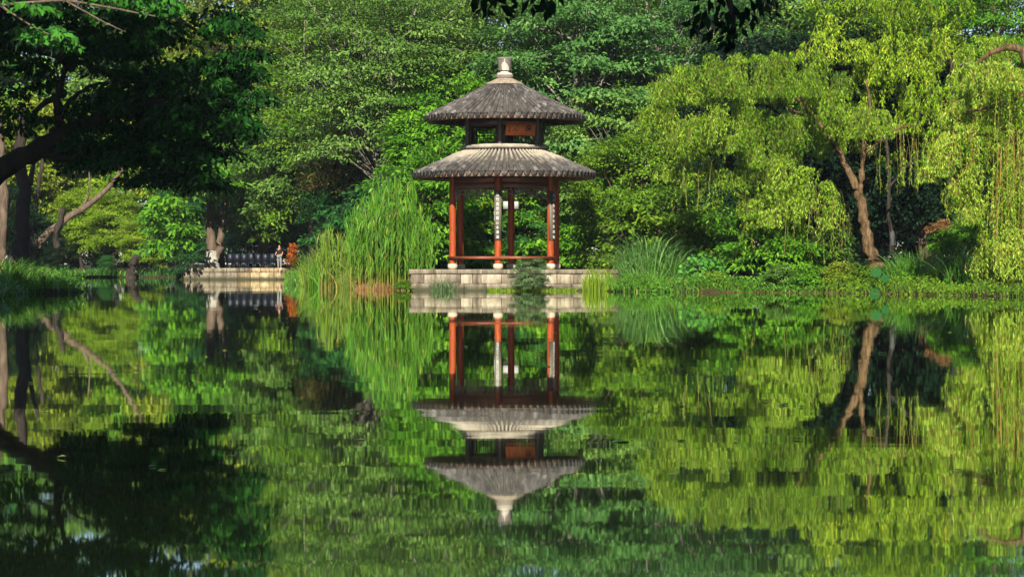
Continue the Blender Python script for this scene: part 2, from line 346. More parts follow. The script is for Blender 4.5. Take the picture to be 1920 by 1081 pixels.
def joined(list_of, src):
    """many copies of one small mesh as one mesh: list of (matrix 4x4, lv)"""
    V0 = np.concatenate(src.V); Q0 = np.concatenate(src.Q); T0 = np.concatenate(src.T); b = MB()
    for Mx, lv in list_of:
        b.add(V0 @ Mx[:3, :3].T + Mx[:3, 3], Q0, T0, lv=lv)
        b.ta[-1] = np.full(len(T0), lv)
    return b
rt = np.random.default_rng(11)
def roof(name, R0, z0, R1, z1, rows, per, mat, nshow, label):
    """z is the top of the cover tiles at the eave radius R0 and at the upper radius R1"""
    slope = math.atan2(z1 - z0, R0 - R1); root_prof = []
    b = MB()                                                    # the deck that carries the tiles, thin, with its soffit below
    prof = [(R0 - .02, z0 - .13), (R1 - .05, z1 - .12), (R1 - .05, z1 - .22), (R0 - .35, z0 - .15), (R0 - .10, z0 - .20), (R0 - .02, z0 - .13)]
    b.lathe(prof, 96); deck = b.build(name, M['dark_wood'], pav); deck['label'] = label
    f = MB(); f.lathe([(R0 - .07, z0 - .16), (R0 - .07, z0 - .315), (R0 - .12, z0 - .315), (R0 - .12, z0 - .17)], 96); f.build('fascia', M['fascia'], deck)
    # flat pan tiles between the cover tiles: stepped rings
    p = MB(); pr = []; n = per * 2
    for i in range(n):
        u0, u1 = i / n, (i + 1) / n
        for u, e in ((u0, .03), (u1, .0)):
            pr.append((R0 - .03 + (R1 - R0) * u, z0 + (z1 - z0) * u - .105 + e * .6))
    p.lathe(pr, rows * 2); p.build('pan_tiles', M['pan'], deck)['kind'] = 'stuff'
    cov, drip = [], []
    L = math.hypot(R0 - R1, z1 - z0) / per
    for i in range(rows):
        a = 2 * math.pi * (i + .5) / rows + rt.normal(0, .003)
        facing = math.cos(a - math.radians(-2))
        for k in range(per):
            u = (k + .5) / per; r = R0 - (R0 - R1) * u; z = z0 - .095 + (z1 - z0) * u
            wd = 2 * math.pi * r / rows * .58; hz = min(.20, max(.12, wd * 1.15))
            wob = rt.normal(0, .02)
            rot = Matrix.Rotation(a - math.pi / 2, 4, 'Z') @ Matrix.Rotation(slope + rt.normal(0, .015), 4, 'Y') @ Matrix.Rotation(wob, 4, 'Z')
            mtx = Matrix.Translation(Vector(pol(r, a, z + rt.normal(0, .006)))) @ rot @ Matrix.Diagonal((L * 1.06, wd, hz, 1))
            cov.append((facing * (1.25 - u * .8), mtx, rt.random()))
        a2 = 2 * math.pi * i / rows
        wd = 2 * math.pi * R0 / rows * .94
        mtx = Matrix.Translation(Vector(pol(R0 + .05, a2, z0 - .115 + rt.normal(0, .006)))) @ Matrix.Rotation(a2 - math.pi / 2, 4, 'Z') @ Matrix.Rotation(rt.normal(0, .05), 4, 'X') @ Matrix.Diagonal((.16, wd, .255, 1))
        drip.append((math.cos(a2), mtx, rt.random()))
    cov.sort(key=lambda e: -e[0])
    cm = CM.mesh('roof_tile'); dm = DM.mesh('drip_tile')
    for _, mtx, _l in cov[:nshow]:
        o = link('roof_tile', cm, mat, deck); o.matrix_basis = mtx
    o = joined([(np.array(m_), l_) for _, m_, l_ in cov[nshow:]], CM).build('roof_tiles', mat, deck); o['kind'] = 'stuff'
    rest = []
    for c, mtx, l in drip:
        if c > -.12:
            o = link('drip_tile', dm, mat, deck); o.matrix_basis = mtx
        else: rest.append((np.array(mtx), l))
    o = joined(rest, DM).build('drip_tiles', mat, deck); o['kind'] = 'stuff'
    return deck
low = roof('lower_roof', 3.74, pz(4.87), 1.80, pz(5.78), 80, 9, M['tile_low'], 165, 'lower ring roof of grey tiles, chalky towards the top')
upp = roof('upper_roof', 3.28, pz(7.21), .74, pz(8.50), 76, 12, M['tile_up'], 135, 'upper cone roof of dark grey tiles')
# collar of the lower roof, crown and finial of the upper one
b = MB(); b.lathe([(1.72 + .13 * math.cos(t), pz(5.85) + .10 * math.sin(t)) for t in np.linspace(0, 2 * math.pi, 13)], 64); b.build('ridge_ring', M['ridge_lime'], low, True)
b = MB(); b.lathe([(1.79, pz(5.55)), (1.66, pz(5.68)), (1.64, pz(5.83)), (.01, pz(5.86))], 48); b.build('inner_floor', M['dark_wood'], low)
b = MB(); b.lathe([(.80, pz(8.455)), (.78, pz(8.50)), (.45, pz(8.655)), (.31, pz(8.72)), (.30, pz(8.73))], 40); b.build('mortar_cone', M['mortar'], upp, True)
fin = MB(); fin.lathe([(.345, pz(8.72)), (.355, pz(8.735)), (.355, pz(8.845)), (.33, pz(8.86))], 32); fin = fin.build('finial', M['cement'], upp, True)
b = MB(); b.lathe([(.335, pz(8.855)), (.325, pz(8.89)), (.29, pz(8.925)), (.20, pz(8.95)), (.195, pz(9.03))], 32); b.build('finial_ring', M['plaster'], fin, True)
b = MB(); b.lathe([(.05, pz(9.02)), (.245, pz(9.02)), (.255, pz(9.04)), (.315, pz(9.50)), (.328, pz(9.52)), (.325, pz(9.555)), (.26, pz(9.575)), (.02, pz(9.58))], 32); b.build('finial_pot', M['cement'], fin, True)
b = MB()                                                        # render fallen off the pot: pale plaster shows
for z_a, z_b, a_a0, a_a1, a_b0, a_b1 in ((9.03, 9.16, -22, 44, -27, 38), (9.16, 9.28, -27, 38, -26, 22), (9.28, 9.36, -26, 22, -14, 6), (9.36, 9.50, -6, 4, -3, 2)):
    for k in range(5):
        V = []
        for z, s0, s1 in ((z_a, a_a0, a_a1), (z_b, a_b0, a_b1)):
            for kk in (k, k + 1):
                an = math.radians(s0 + (s1 - s0) * kk / 5); r = .2545 + (z - 9.04) * .13 + .006
                V.append(pol(r, an, pz(z)))
        b.add(V, [[0, 1, 3, 2]])
b.build('bare_plaster_patch', M['plaster'], fin)

# writing
def text_mesh(body, size, extrude=.004):
    c = bpy.data.curves.new('lettering', 'FONT'); c.body = body; c.size = size; c.extrude = extrude; c.align_x = 'CENTER'; c.align_y = 'CENTER'; c.offset = size * .012
    c.resolution_u = 2
    o = bpy.data.objects.new('lettering', c); COL.objects.link(o); bpy.context.view_layer.update()
    me = bpy.data.meshes.new_from_object(o.evaluated_get(bpy.context.evaluated_depsgraph_get()))
    bpy.data.objects.remove(o); bpy.data.curves.remove(c); me.name = 'lettering'; me.materials.clear(); return me
def lettering(body, size, mat, parent, mtx):
    o = link('lettering', text_mesh(body, size), mat, parent); o.matrix_basis = mtx; return o

# columns on drum stones, couplet boards on two of them
RC = 2.32
for k, a in enumerate(AZ):
    c = pol(RC, a)
    b = MB(); b.tube([c + (0, 0, z) for z in np.linspace(.22, 4.05, 9)], .140, 20, cap=False); col = b.build('column', M['lacquer'], pav, True)
    b = MB(); b.lathe([(.135, 0), (.165, .01), (.20, .09), (.205, .14), (.185, .205), (.16, .23), (.05, .232)], 24)
    base = b.build('column_base', M['stone_base'], col, True); base.location = c
    if k in (0, 1):                                             # curved board hugging the column, facing outwards
        an = a if k else a - math.radians(1); b = MB(); z0, z1 = pz(2.02), pz(4.02); R = .164
        n = 9; sp = math.radians(78); aa = np.linspace(an - sp, an + sp, n)
        V = [c + pol(r, t, z) for r in (R, R - .014) for z in (z0, z1) for t in aa]
        Q = []
        for j in range(n - 1):
            Q += [[j, j + 1, n + j + 1, n + j], [2 * n + j + 1, 2 * n + j, 3 * n + j, 3 * n + j + 1], [j + 1, j, 2 * n + j, 2 * n + j + 1], [n + j, n + j + 1, 3 * n + j + 1, 3 * n + j]]
        Q += [[0, n, 3 * n, 2 * n], [2 * n - 1, n - 1, 3 * n - 1, 4 * n - 1]]
        b.add(V, Q); pl = b.build('couplet_board', M['plaque'], col)
        chars = '佳竹西四开窗心水清温' if k == 0 else '起海舟行水中影戲晴'
        for j, ch in enumerate(chars):
            z = z1 - .17 - j * (z1 - z0 - .30) / (len(chars) - 1)
            mt = Matrix.Translation(Vector(c + pol(R + .004, an, z))) @ Matrix.Rotation(an, 4, 'Z') @ Matrix.Rotation(math.pi / 2, 4, 'X')
            lettering(ch, .135, M['white_paint'], col, mt)
        if k == 0:
            for j, ch in enumerate('乙酉仲夏书'):
                an2 = an - math.radians(48); z = z1 - .78 - j * .10
                mt = Matrix.Translation(Vector(c + pol(R + .004, an2, z))) @ Matrix.Rotation(an2, 4, 'Z') @ Matrix.Rotation(math.pi / 2, 4, 'X')
                lettering(ch, .075, M['white_paint'], col, mt)

def side(i, r):
    """the two ends of hexagon side i at radius r, its direction, outward normal and heading"""
    p, q = pol(r, AZ[i]), pol(r, AZ[(i + 1) % 6]); d = nrm(q - p); o = nrm((p + q) / 2); return p, q, d, o, math.atan2(d[1], d[0])
for i in range(6):
    p, q, d, o, hd = side(i, RC)
    ln = np.linalg.norm(q - p)
    b = MB()
    for z, h in ((pz(4.52), .30), (pz(4.27), .14)): b.box((p + q) / 2 + (0, 0, z), (ln - .26, .12, h), hd)
    b.build('beam', M['beam_wood'], pav)
    # hanging fretwork below the beam
    b = MB(); z0, z1, th = pz(3.74), pz(4.19), .042
    def fb(u0, v0, u1, v1):
        P0 = p + d * (.15 + u0 * (ln - .30)) + np.array([0, 0, z0 + v0 * (z1 - z0)]); P1 = p + d * (.15 + u1 * (ln - .30)) + np.array([0, 0, z0 + v1 * (z1 - z0)])
        b.bar(P0, P1, th, th)
    fb(0, 1, 1, 1); fb(0.005, 0, .005, 1); fb(.995, 0, .995, 1); fb(0, 0, .1, 0); fb(.9, 0, 1, 0); fb(.1, 0, .1, .36); fb(.9, 0, .9, .36)
    fb(.1, .36, .24, .36); fb(.76, .36, .9, .36); fb(.24, .12, .24, .70); fb(.76, .12, .76, .70)
    for m_ in (0, 1):
        g = (lambda u: 1 - u) if m_ else (lambda u: u)
        fb(g(.06), .70, g(.20), .70); fb(g(.06), .55, g(.06), 1); fb(g(.13), .36, g(.13), .70); fb(g(.20), .70, g(.20), .88); fb(g(.24), .12, g(.36), .12); fb(g(.36), .12, g(.36), .5)
        fb(g(.30), .5, g(.42), .5); fb(g(.30), .5, g(.30), 1); fb(g(.42), .24, g(.42), .78); fb(g(.36), .78, g(.48), .78); fb(g(.36), .78, g(.36), 1); fb(g(.48), .5, g(.48), 1)
    b.build('hanging_fretwork', M['lattice_wood'], pav)
# benches along the two front sides and the left one, mitred at the corners
for i in (4, 5, 0):
    p, q, d, o, hd = side(i, RC); w2 = .215; z = .53
    def mit(c, s): return pol(RC + s * w2 / math.cos(math.radians(30)), c)
    aA, aB = AZ[i], AZ[(i + 1) % 6]
    V = [mit(aA, 1), mit(aB, 1), mit(aB, -1), mit(aA, -1)]; g = d * .003
    V = [V[0] + g, V[1] - g, V[2] - g, V[3] + g]; zt = z - i % 2 * .002
    P = [v + np.array([0, 0, h]) for h in (zt - .115, zt) for v in V]
    b = MB(); b.add(P, [[3, 2, 1, 0], [4, 5, 6, 7], [0, 1, 5, 4], [1, 2, 6, 5], [2, 3, 7, 6], [3, 0, 4, 7]])
    b.build('bench', M['bench_wood'], pav)
# upper storey: posts, rails, lattice at the back, name board at the front
R2 = 1.66
for k, a in enumerate(AZ):
    b = MB(); c = pol(R2, a); b.tube([c + (0, 0, pz(5.865)), c + (0, 0, pz(6.3)), c + (0, 0, pz(7.55))], .095, 14, cap=False); b.build('upper_post', M['post_wood'], pav, True)
for i in range(6):
    p, q, d, o, hd = side(i, R2); ln = np.linalg.norm(q - p); mid = (p + q) / 2
    b = MB(); b.box(mid + (0, 0, pz(5.955)), (ln - .17, .09, .10), hd); b.box(mid + (0, 0, pz(6.86)), (ln - .17, .09, .30), hd)
    for s in (-1, 1): b.box(mid + d * s * (ln / 2 - .16) + (0, 0, pz(6.358)), (.07, .06, .70), hd)
    b.build('window_frame', M['dark_wood'], pav)
    if i in (2, 3):
        b = MB(); za, zb = pz(6.01), pz(6.70); r2 = random.Random(5 + i)
        for u in np.linspace(-.42, .42, 9): b.bar(mid + d * u * ln + (0, 0, za), mid + d * u * ln + (0, 0, zb), .03, .03)
        for v in np.linspace(.08, .92, 6): b.bar(mid - d * .43 * ln + o * .032 + (0, 0, za + v * (zb - za)), mid + d * .43 * ln + o * .032 + (0, 0, za + v * (zb - za)), .03, .03)
        b.build('window_lattice', M['dark_wood'], pav)
    elif i in (1, 4):
        b = MB(); b.box(mid + (0, 0, pz(6.358)), (ln - .42, .03, .70), hd); b.build('wall_panel', M['dark_wood'], pav)
p, q, d, o, hd = side(0, R2); mid = (p + q) / 2
Mb = Matrix.Translation(Vector(mid + o * .20 + np.array([0, 0, pz(6.565)]))) @ Matrix.Rotation(hd, 4, 'Z') @ Matrix.Rotation(math.radians(14), 4, 'X')
b = MB(); b.box((0, 0, 0), (1.30, .04, .58)); bd = b.build('name_board', M['sign_board'], pav); bd.matrix_basis = Mb; bd['label'] = 'orange wooden name board with two black characters'
def on_board(x, z): return Matrix.Translation((x, -.0225, z)) @ Matrix.Rotation(math.pi / 2, 4, 'X')
lettering('沁', .30, M['ink'], bd, on_board(-.22, .0)); lettering('泉', .30, M['ink'], bd, on_board(.33, .0))
for j, ch in enumerate('乙酉夏'): lettering(ch, .09, M['ink'], bd, on_board(-.50, .13 - j * .12))
lettering('印', .07, M['ink'], bd, on_board(.10, .2))
# rafters under both eaves (dark, seen from below)
for nm, R0, R1, z0, z1, n in (('rafter', 3.60, 2.2, 4.70, 5.36, 36), ('rafter', 3.14, 1.5, 7.02, 7.86, 36)):
    for j in range(n):
        a = 2 * math.pi * (j + .5) / n; b = MB(); dz = .20
        b.bar(pol(R0, a, pz(z0 - .02)), pol(R1, a, pz(z1 - dz)), .07, .09); b.build('rafter', M['dark_wood'], low if z0 < 6 else upp)

# white box, kind unknown, post added, seen either side of the rear column
lb = empty('pale_box', (-.054, 112.5, 3.62), 0, 'white box seen either side of the rear middle pavilion column', 'unidentified')
b = MB(); b.box((0, 0, .18), (.70, .34, .36)); b.build('shade', M['white_box'], lb)
b = MB(); b.box((0, 0, .38), (.76, .40, .035)); b.box((0, 0, -.014), (.74, .38, .022)); b.build('cap', M['dark_wood'], lb)
b = MB(); b.tube([(0, 0, -.02), (0, 0, -1.5), (0, 0, -3.7)], .05, 8); b.build('post', M['dark_wood'], lb)

# ------------------------------------------------------------------ stone platform and the wall across the water
def stain(m):
    """old masonry: run-off streaks and a wet, algae-dark line just above the water"""
    t = m.node_tree; L = t.links; b = next(n for n in t.nodes if n.type == 'BSDF_PRINCIPLED'); src = b.inputs['Base Color'].links[0].from_socket
    g = N(t, 'NewGeometry'); mp = N(t, 'Mapping'); mp.inputs['Scale'].default_value = (3.2, 3.2, .55); L.new(g.outputs['Position'], mp.inputs[0])
    nz = N(t, 'TexNoise', i_Scale=1.3, i_Detail=7.0, i_Roughness=.7); L.new(mp.outputs[0], nz.inputs['Vector']); r = ramp(t, [(.38, (.34, .31, .27)), (.56, (1, 1, 1))]); L.new(nz.outputs[0], r.inputs[0])
    mu = N(t, 'MixRGB', blend_type='MULTIPLY', i_Fac=.9); L.new(src, mu.inputs[1]); L.new(r.outputs[0], mu.inputs[2])
    sx = N(t, 'SeparateXYZ'); L.new(g.outputs['Position'], sx.inputs[0]); n2 = N(t, 'TexNoise', i_Scale=3.0, i_Detail=4.0); L.new(g.outputs['Position'], n2.inputs['Vector'])
    a = N(t, 'Math', operation='MULTIPLY_ADD', i_1=-.22, i_2=.11); L.new(n2.outputs[0], a.inputs[0]); s = N(t, 'Math', operation='ADD'); L.new(sx.outputs[2], s.inputs[0]); L.new(a.outputs[0], s.inputs[1])
    mr = N(t, 'MapRange'); mr.inputs[1].default_value = .07; mr.inputs[2].default_value = .27; mr.inputs[3].default_value = .92; mr.inputs[4].default_value = 0.0; L.new(s.outputs[0], mr.inputs[0])
    mx = N(t, 'MixRGB'); mx.inputs[2].default_value = (.035, .038, .018, 1); L.new(mr.outputs[0], mx.inputs[0]); L.new(mu.outputs[0], mx.inputs[1]); L.new(mx.outputs[0], b.inputs['Base Color'])
M['block'] = solid_mat('stone_block', (.15, .12, .085), (.25, .21, .155), 2.2, .9, .5, .15, c3=(.32, .27, .20), vary=.25, dist=.03)
M['block_pale'] = solid_mat('stone_block_pale', (.24, .20, .14), (.34, .29, .21), 2.0, .9, .4, .15, c3=(.40, .35, .26), vary=.15, dist=.03)
M['block_brown'] = solid_mat('stone_block_brown', (.12, .095, .07), (.19, .155, .115), 2.2, .9, .5, .15, c3=(.26, .215, .16), vary=.15, dist=.03)
M['coping'] = solid_mat('coping_stone', (.12, .10, .065), (.20, .17, .12), 3, .9, .5, .15, c3=(.25, .22, .165), vary=.12, dist=.03)
M['core'] = solid_mat('wall_core', (.03, .025, .02), (.06, .05, .04), 4, .95, .3, .1)
M['golden_block'] = solid_mat('golden_block', (.20, .14, .07), (.33, .25, .14), 2.0, .9, .5, .15, c3=(.40, .32, .20), vary=.2, dist=.04)
for k_ in ('block', 'block_pale', 'block_brown', 'coping', 'golden_block'): stain(M[k_])
rs = np.random.default_rng(21)
def block(parent, x0, x1, y, z0, z1, depth, mat, name='stone_block'):
    b = MB(); g = .008; b.box(((x0 + x1) / 2, y + depth / 2, (z0 + z1) / 2), (x1 - x0 - 2 * g, depth, z1 - z0 - g), jit=.006, rng=rs)
    o = b.build(name, mat, parent); bv = o.modifiers.new('bevel', 'BEVEL'); bv.width = .012; bv.segments = 1; return o
WY = 96.5
plat = empty('stone_platform', (0, WY, 0), 0, 'low stone block platform at the water, carrying the pavilion', 'platform')
b = MB(); b.box((.85, 4.85, .12), (9.6, 9.1, 1.24)); b.build('core', M['core'], plat)
b = MB(); b.box((.85, 4.95, .794), (9.64, 9.2, .1)); b.build('paving', M['coping'], plat)
X0 = Xp(769, WY)
def cuts(pxs): return [Xp(p, WY) for p in pxs]
cp = cuts([767, 812, 858, 905, 950, 996, 1046, 1092, 1140, 1186, 1232])
for a_, c_ in zip(cp[:-1], cp[1:]): block(plat, a_, c_, -.05, .675, .852, .55, M['coping'], 'coping_stone')
up = cuts([770, 795, 838, 864, 886, 902, 940, 967, 1018, 1044, 1075, 1102, 1150, 1186, 1232]); um = 'bwbpbpbwppwpbw'
for a_, c_, t_ in zip(up[:-1], up[1:], um): block(plat, a_, c_, rs.uniform(0, .012), .285, .672, .3, M[{'b': 'block_brown', 'p': 'block_pale', 'w': 'block'}[t_]])
lw = cuts([770, 822, 870, 912, 968, 1020, 1072, 1130, 1186, 1232])
for a_, c_ in zip(lw[:-1], lw[1:]): block(plat, a_, c_, -.03 + rs.uniform(0, .012), -.25, .282, .33, M['block_brown' if rs.random() < .55 else 'block'])
for k in range(4):
    for z0, z1 in ((.675, .852), (.285, .672), (-.25, .282)):
        b = MB(); b.box((X0 + .14, .9 + k * 1.2, (z0 + z1) / 2), (.34, 1.18, z1 - z0 - .008), jit=.005, rng=rs); b.build('stone_block', M['block'], plat)
LY = 166.0
lwall = empty('stone_wall', (0, LY, 0), 0, 'low golden stone retaining wall beneath the white-footed tree', 'wall')
xs = [Xp(p, LY) for p in (344, 366, 392, 422, 446, 470, 486, 503, 519, 536, 551, 575)]
for j, (a_, c_) in enumerate(zip(xs[:-1], xs[1:])):
    block(lwall, a_, c_, 0, -.25, .50 + rs.normal(0, .01), .5, M['golden_block' if j > 3 else 'block_brown'])
    block(lwall, a_ + .1, c_ + .1, -.04, .505, .80, .6, M['golden_block' if j > 4 else 'coping'], 'coping_stone')
b = MB(); b.box(((xs[0] + xs[-1]) / 2, .9, .30), (xs[-1] - xs[0] - .1, 1.0, .9)); b.build('core', M['core'], lwall)
b = MB(); b.box((-17.9, 6.5, .33), (9.0, 11.6, .80)); b.build('terrace', M['core'], lwall)

# ------------------------------------------------------------------ plants: generators
def leaves(b, P, D, Nn, L, Wd, lv, fold=.18):
    """one kite-shaped, slightly folded blade per point"""
    n = len(P); D = nrm(D); sd_ = nrm(np.cross(D, Nn)); up = np.cross(sd_, D)
    L = np.broadcast_to(L, (n,))[:, None]; Wd = np.broadcast_to(Wd, (n,))[:, None]
    V = np.stack([P, P + D * L * .42 + sd_ * Wd * .5 + up * Wd * fold, P + D * L - up * L * .08, P + D * L * .42 - sd_ * Wd * .5 + up * Wd * fold], 1).reshape(-1, 3)
    Q = np.arange(n * 4).reshape(n, 4)
    b.add(V, Q, lv=lv)
def rounds(b, P, D, Nn, R, lv, n=7, notch=.25):
    """round leaves (fans of quads) with a notch at the stalk"""
    m = len(P); D = nrm(D); sd_ = nrm(np.cross(D, Nn)); up = np.cross(sd_, D); R = np.broadcast_to(R, (m,))[:, None]
    rows = [P + up * R * -.12]
    for t in np.linspace(-math.pi + notch, math.pi - notch, n):
        rows.append(P + (D * math.cos(t) + sd_ * math.sin(t) * .95) * R * (1 + .1 * math.cos(t)) + up * R * .08 * math.cos(2 * t))
    V = np.stack(rows, 1); k = n + 1; V = V.reshape(-1, 3); base = (np.arange(m) * k)[:, None]
    Q = [np.stack([base[:, 0], base[:, 0] + j, base[:, 0] + j + 1, base[:, 0] + j + 2], -1) for j in range(1, n - 1, 2)]
    b.add(V, np.concatenate(Q), lv=np.tile(lv, len(Q)))
def wobble(rng, P0, P1, n, amp, sag=0.0):
    t = np.linspace(0, 1, n)[:, None]; P = np.array(P0) * (1 - t) + np.array(P1) * t
    L = np.linalg.norm(np.array(P1) - np.array(P0)); ph = rng.uniform(0, 6.3, (3, 3))
    off = sum(np.sin(t * (2.5 + 2 * k) + ph[k]) / (1 + k) for k in range(3)); off = off - off[:1] * (1 - t) - off[-1:] * t
    P = P + off * amp * L; P[:, 2] += sag * L * (t[:, 0] * (1 - t[:, 0])) * 4
    return P
def lumpy(rng, k=7):
    ax = nrm(rng.normal(size=(k, 3))); fr = rng.uniform(1.5, 4, k); ph = rng.uniform(0, 6.3, k)
    return lambda d: 1 + .13 * np.sum(np.sin(d @ ax.T * fr + ph), 1) / math.sqrt(k) * 1.4
def crown_tree(seed, H, rx, rz, zc, npad, padr, nleaf, L, Wd, flat=.42, droop=.5, trunk_r=.22, nlimb=16, hollow=.5, spread=.75, lean=0.0, clump=1.0):
    """a broadleaf tree: (trunk mesh with limbs and twigs, crown mesh of single leaves gathered in pads)"""
    rng = np.random.default_rng(seed); lump = lumpy(rng)
    d = nrm(rng.normal(size=(npad * 3, 3))); d = d[d[:, 2] > -.75][:npad]
    rad = (hollow + (1 - hollow) * rng.random(len(d)) ** .6)[:, None] * lump(d)[:, None]
    C = d * rad * np.array([rx, rx, rz]) + np.array([lean * .6, 0, zc])
    tr = MB(); top = np.array([lean, 0, zc + rz * .45])
    P = wobble(rng, (0, 0, -.4), top, 9, .025); tr.tube(P, np.linspace(trunk_r * 1.15, trunk_r * .3, 9), 8)
    order = rng.permutation(len(C))
    for j, i in enumerate(order[:nlimb * 5]):
        t = rng.uniform(.32, .95); k = t * 8; p0 = P[int(k)] + (P[min(8, int(k) + 1)] - P[int(k)]) * (k % 1)
        if C[i][2] < p0[2] - 1.0: p0 = P[3]
        big = j < nlimb; q = wobble(rng, p0, C[i], 6, .06, .06)
        r0 = trunk_r * (.42 if big else .16) * (1 - t * .4); tr.tube(q, np.linspace(r0, .012, 6), 5 if big else 3)
    pr = padr * rng.uniform(.6, 1.35, len(C)); wgt = pr ** 2; cnt = np.maximum(4, (nleaf * wgt / wgt.sum())).astype(int)
    pid = np.repeat(np.arange(len(C)), cnt); n = len(pid)
    dd = nrm(rng.normal(size=(n, 3))); dd[:, 2] = np.abs(dd[:, 2]) - .25 * rng.random(n)
    rr = (rng.random(n) ** .5)[:, None]
    loc = dd * rr * pr[pid][:, None] * np.array([1, 1, flat])
    loc[:, 2] -= .22 * (loc[:, 0] ** 2 + loc[:, 1] ** 2) / pr[pid]           # pads droop at the rim
    Pp = C[pid] + loc
    outw = nrm(np.concatenate([dd[:, :2], np.zeros((n, 1))], 1)); rad_o = nrm(Pp - np.array([0, 0, zc]))
    Nn = nrm(np.array([0, 0, .9]) + rad_o * .7 + rng.normal(0, .45, (n, 3)))
    D = outw * .8 + rad_o * .3 + rng.normal(0, .55, (n, 3)) + np.array([0, 0, -droop])
    padlv = rng.normal(0, .13, len(C)); lv = np.clip(.45 + padlv[pid] + rng.normal(0, .16, n), 0, .94)
    lv = np.where(rng.random(n) < .004, 1.0, lv)
    cr = MB(); sz = rng.uniform(.7, 1.25, n); leaves(cr, Pp, D, Nn, L * sz, Wd * sz, lv)
    return tr.mesh('trunk', True), cr.mesh('crown')
def place(name, label, tm, px, Y, scale=1.0, rot=0.0, mat=None, bark='bark', cat='tree', group=None, z=GZ, sz=1.0, sx=1.0):
    r = empty(name, (Xp(px, Y), Y, z), math.radians(rot), label, cat, group); r.scale = (scale * sx, scale * sx, scale * sz)
    link('trunk' if cat == 'tree' else 'stems', tm[0], M[bark], r); link('crown' if cat == 'tree' else 'foliage', tm[1], M[mat], r); return r

def blades(b, rng, base, H, lean, wd, n=5, curl=1.0, lvm=.5, lvs=.18):
    """arching grass blades: base (m,3), heights (m,), horizontal lean vectors (m,2)"""
    m = len(base); t = np.linspace(0, 1, n + 1)
    side_a = rng.uniform(0, 2 * math.pi, m); sv = np.stack([np.cos(side_a), np.sin(side_a), np.zeros(m)], 1)
    V = np.zeros((m, n + 1, 2, 3))
    for i, u in enumerate(t):
        c = base + np.stack([lean[:, 0] * u ** 1.9, lean[:, 1] * u ** 1.9, H * (u - .32 * curl * u ** 3.2)], 1)
        ww = wd * (1 - u ** 2.2) * (.55 + .45 * min(1, u * 4)) + .001
        V[:, i, 0] = c - sv * (ww / 2)[:, None]; V[:, i, 1] = c + sv * (ww / 2)[:, None]
    k = (n + 1) * 2; bs = (np.arange(m) * k)[:, None]; i = np.arange(n)[None] * 2
    Q = np.stack([bs + i, bs + i + 1, bs + i + 3, bs + i + 2], -1).reshape(-1, 4)
    lv = np.clip(rng.normal(lvm, lvs, m), 0, .94); lv = np.where(rng.random(m) < .05, 1.0, lv)
    b.add(V.reshape(-1, 3), Q, lv=np.repeat(lv, n))
def tuft(name, label, seed, px0, px1, Y0, Y1, h, n, wd, mat, z=GZ, leanf=.45, curl=1.0, cat='grass', group=None, hv=.25, dome=True, lvm=.5, kind=None):
    rng = np.random.default_rng(seed); Yc = (Y0 + Y1) / 2; xa, xb = Xp(px0, Yc), Xp(px1, Yc); c = np.array([(xa + xb) / 2, Yc, z])
    u = rng.uniform(-1, 1, (n, 2)); base = np.stack([u[:, 0] * (xb - xa) / 2 * .8, u[:, 1] * (Y1 - Y0) / 2, np.full(n, -.05)], 1)
    H = h * rng.normal(1, hv, n).clip(.35, 1.45)
    if dome: H = H * (1 - .35 * u[:, 0] ** 2)
    lean = np.stack([u[:, 0] * .5 + rng.normal(0, .6, n), rng.normal(0, .6, n) - .1], 1) * (H * leanf)[:, None]
    b = MB(); blades(b, rng, base, H, lean, np.full(n, wd) * rng.uniform(.6, 1.3, n), 5, curl, lvm)
    o = b.build(name, M[mat]); o.location = c
    return tag(o, label, None if kind else cat, group, kind)

# crown templates, shared by the trees that look alike
T = {}
T['layer_a'] = crown_tree(1, 15, 5.6, 6.2, 9.2, 210, 1.35, 38000, .20, .09, .30, .35, .26, 22, .35)
T['layer_b'] = crown_tree(2, 15, 5.2, 6.0, 9.0, 200, 1.3, 34000, .25, .12, .32, .35, .24, 22, .35)
T['broad'] = crown_tree(3, 12, 4.6, 4.8, 7.4, 200, 1.0, 24000, .27, .15, .5, .6, .24, 16, .4)
T['loose'] = crown_tree(4, 14, 4.4, 6.0, 8.4, 190, 1.05, 24000, .24, .11, .5, .6, .22, 18, .35)
T['dense'] = crown_tree(5, 9, 3.8, 4.2, 4.6, 200, .9, 24000, .19, .10, .55, .5, .2, 12, .45)
T['shrub_a'] = crown_tree(6, 3, 1.9, 1.5, 1.45, 90, .55, 9000, .16, .075, .5, .5, .07, 10, .4)
T['shrub_b'] = crown_tree(7, 3, 1.8, 1.6, 1.5, 100, .5, 11000, .13, .06, .6, .4, .07, 10, .4)
T['shrub_c'] = crown_tree(8, 3, 1.7, 1.5, 1.5, 60, .65, 5200, .22, .12, .4, .5, .06, 10, .35)
T['shrub_d'] = crown_tree(9, 3, 1.6, 1.9, 1.9, 80, .55, 8000, .20, .06, .38, .4, .06, 12, .3)
T['low'] = crown_tree(10, 1, .9, .5, .45, 50, .3, 3200, .12, .07, .6, .4, .03, 8, .4)

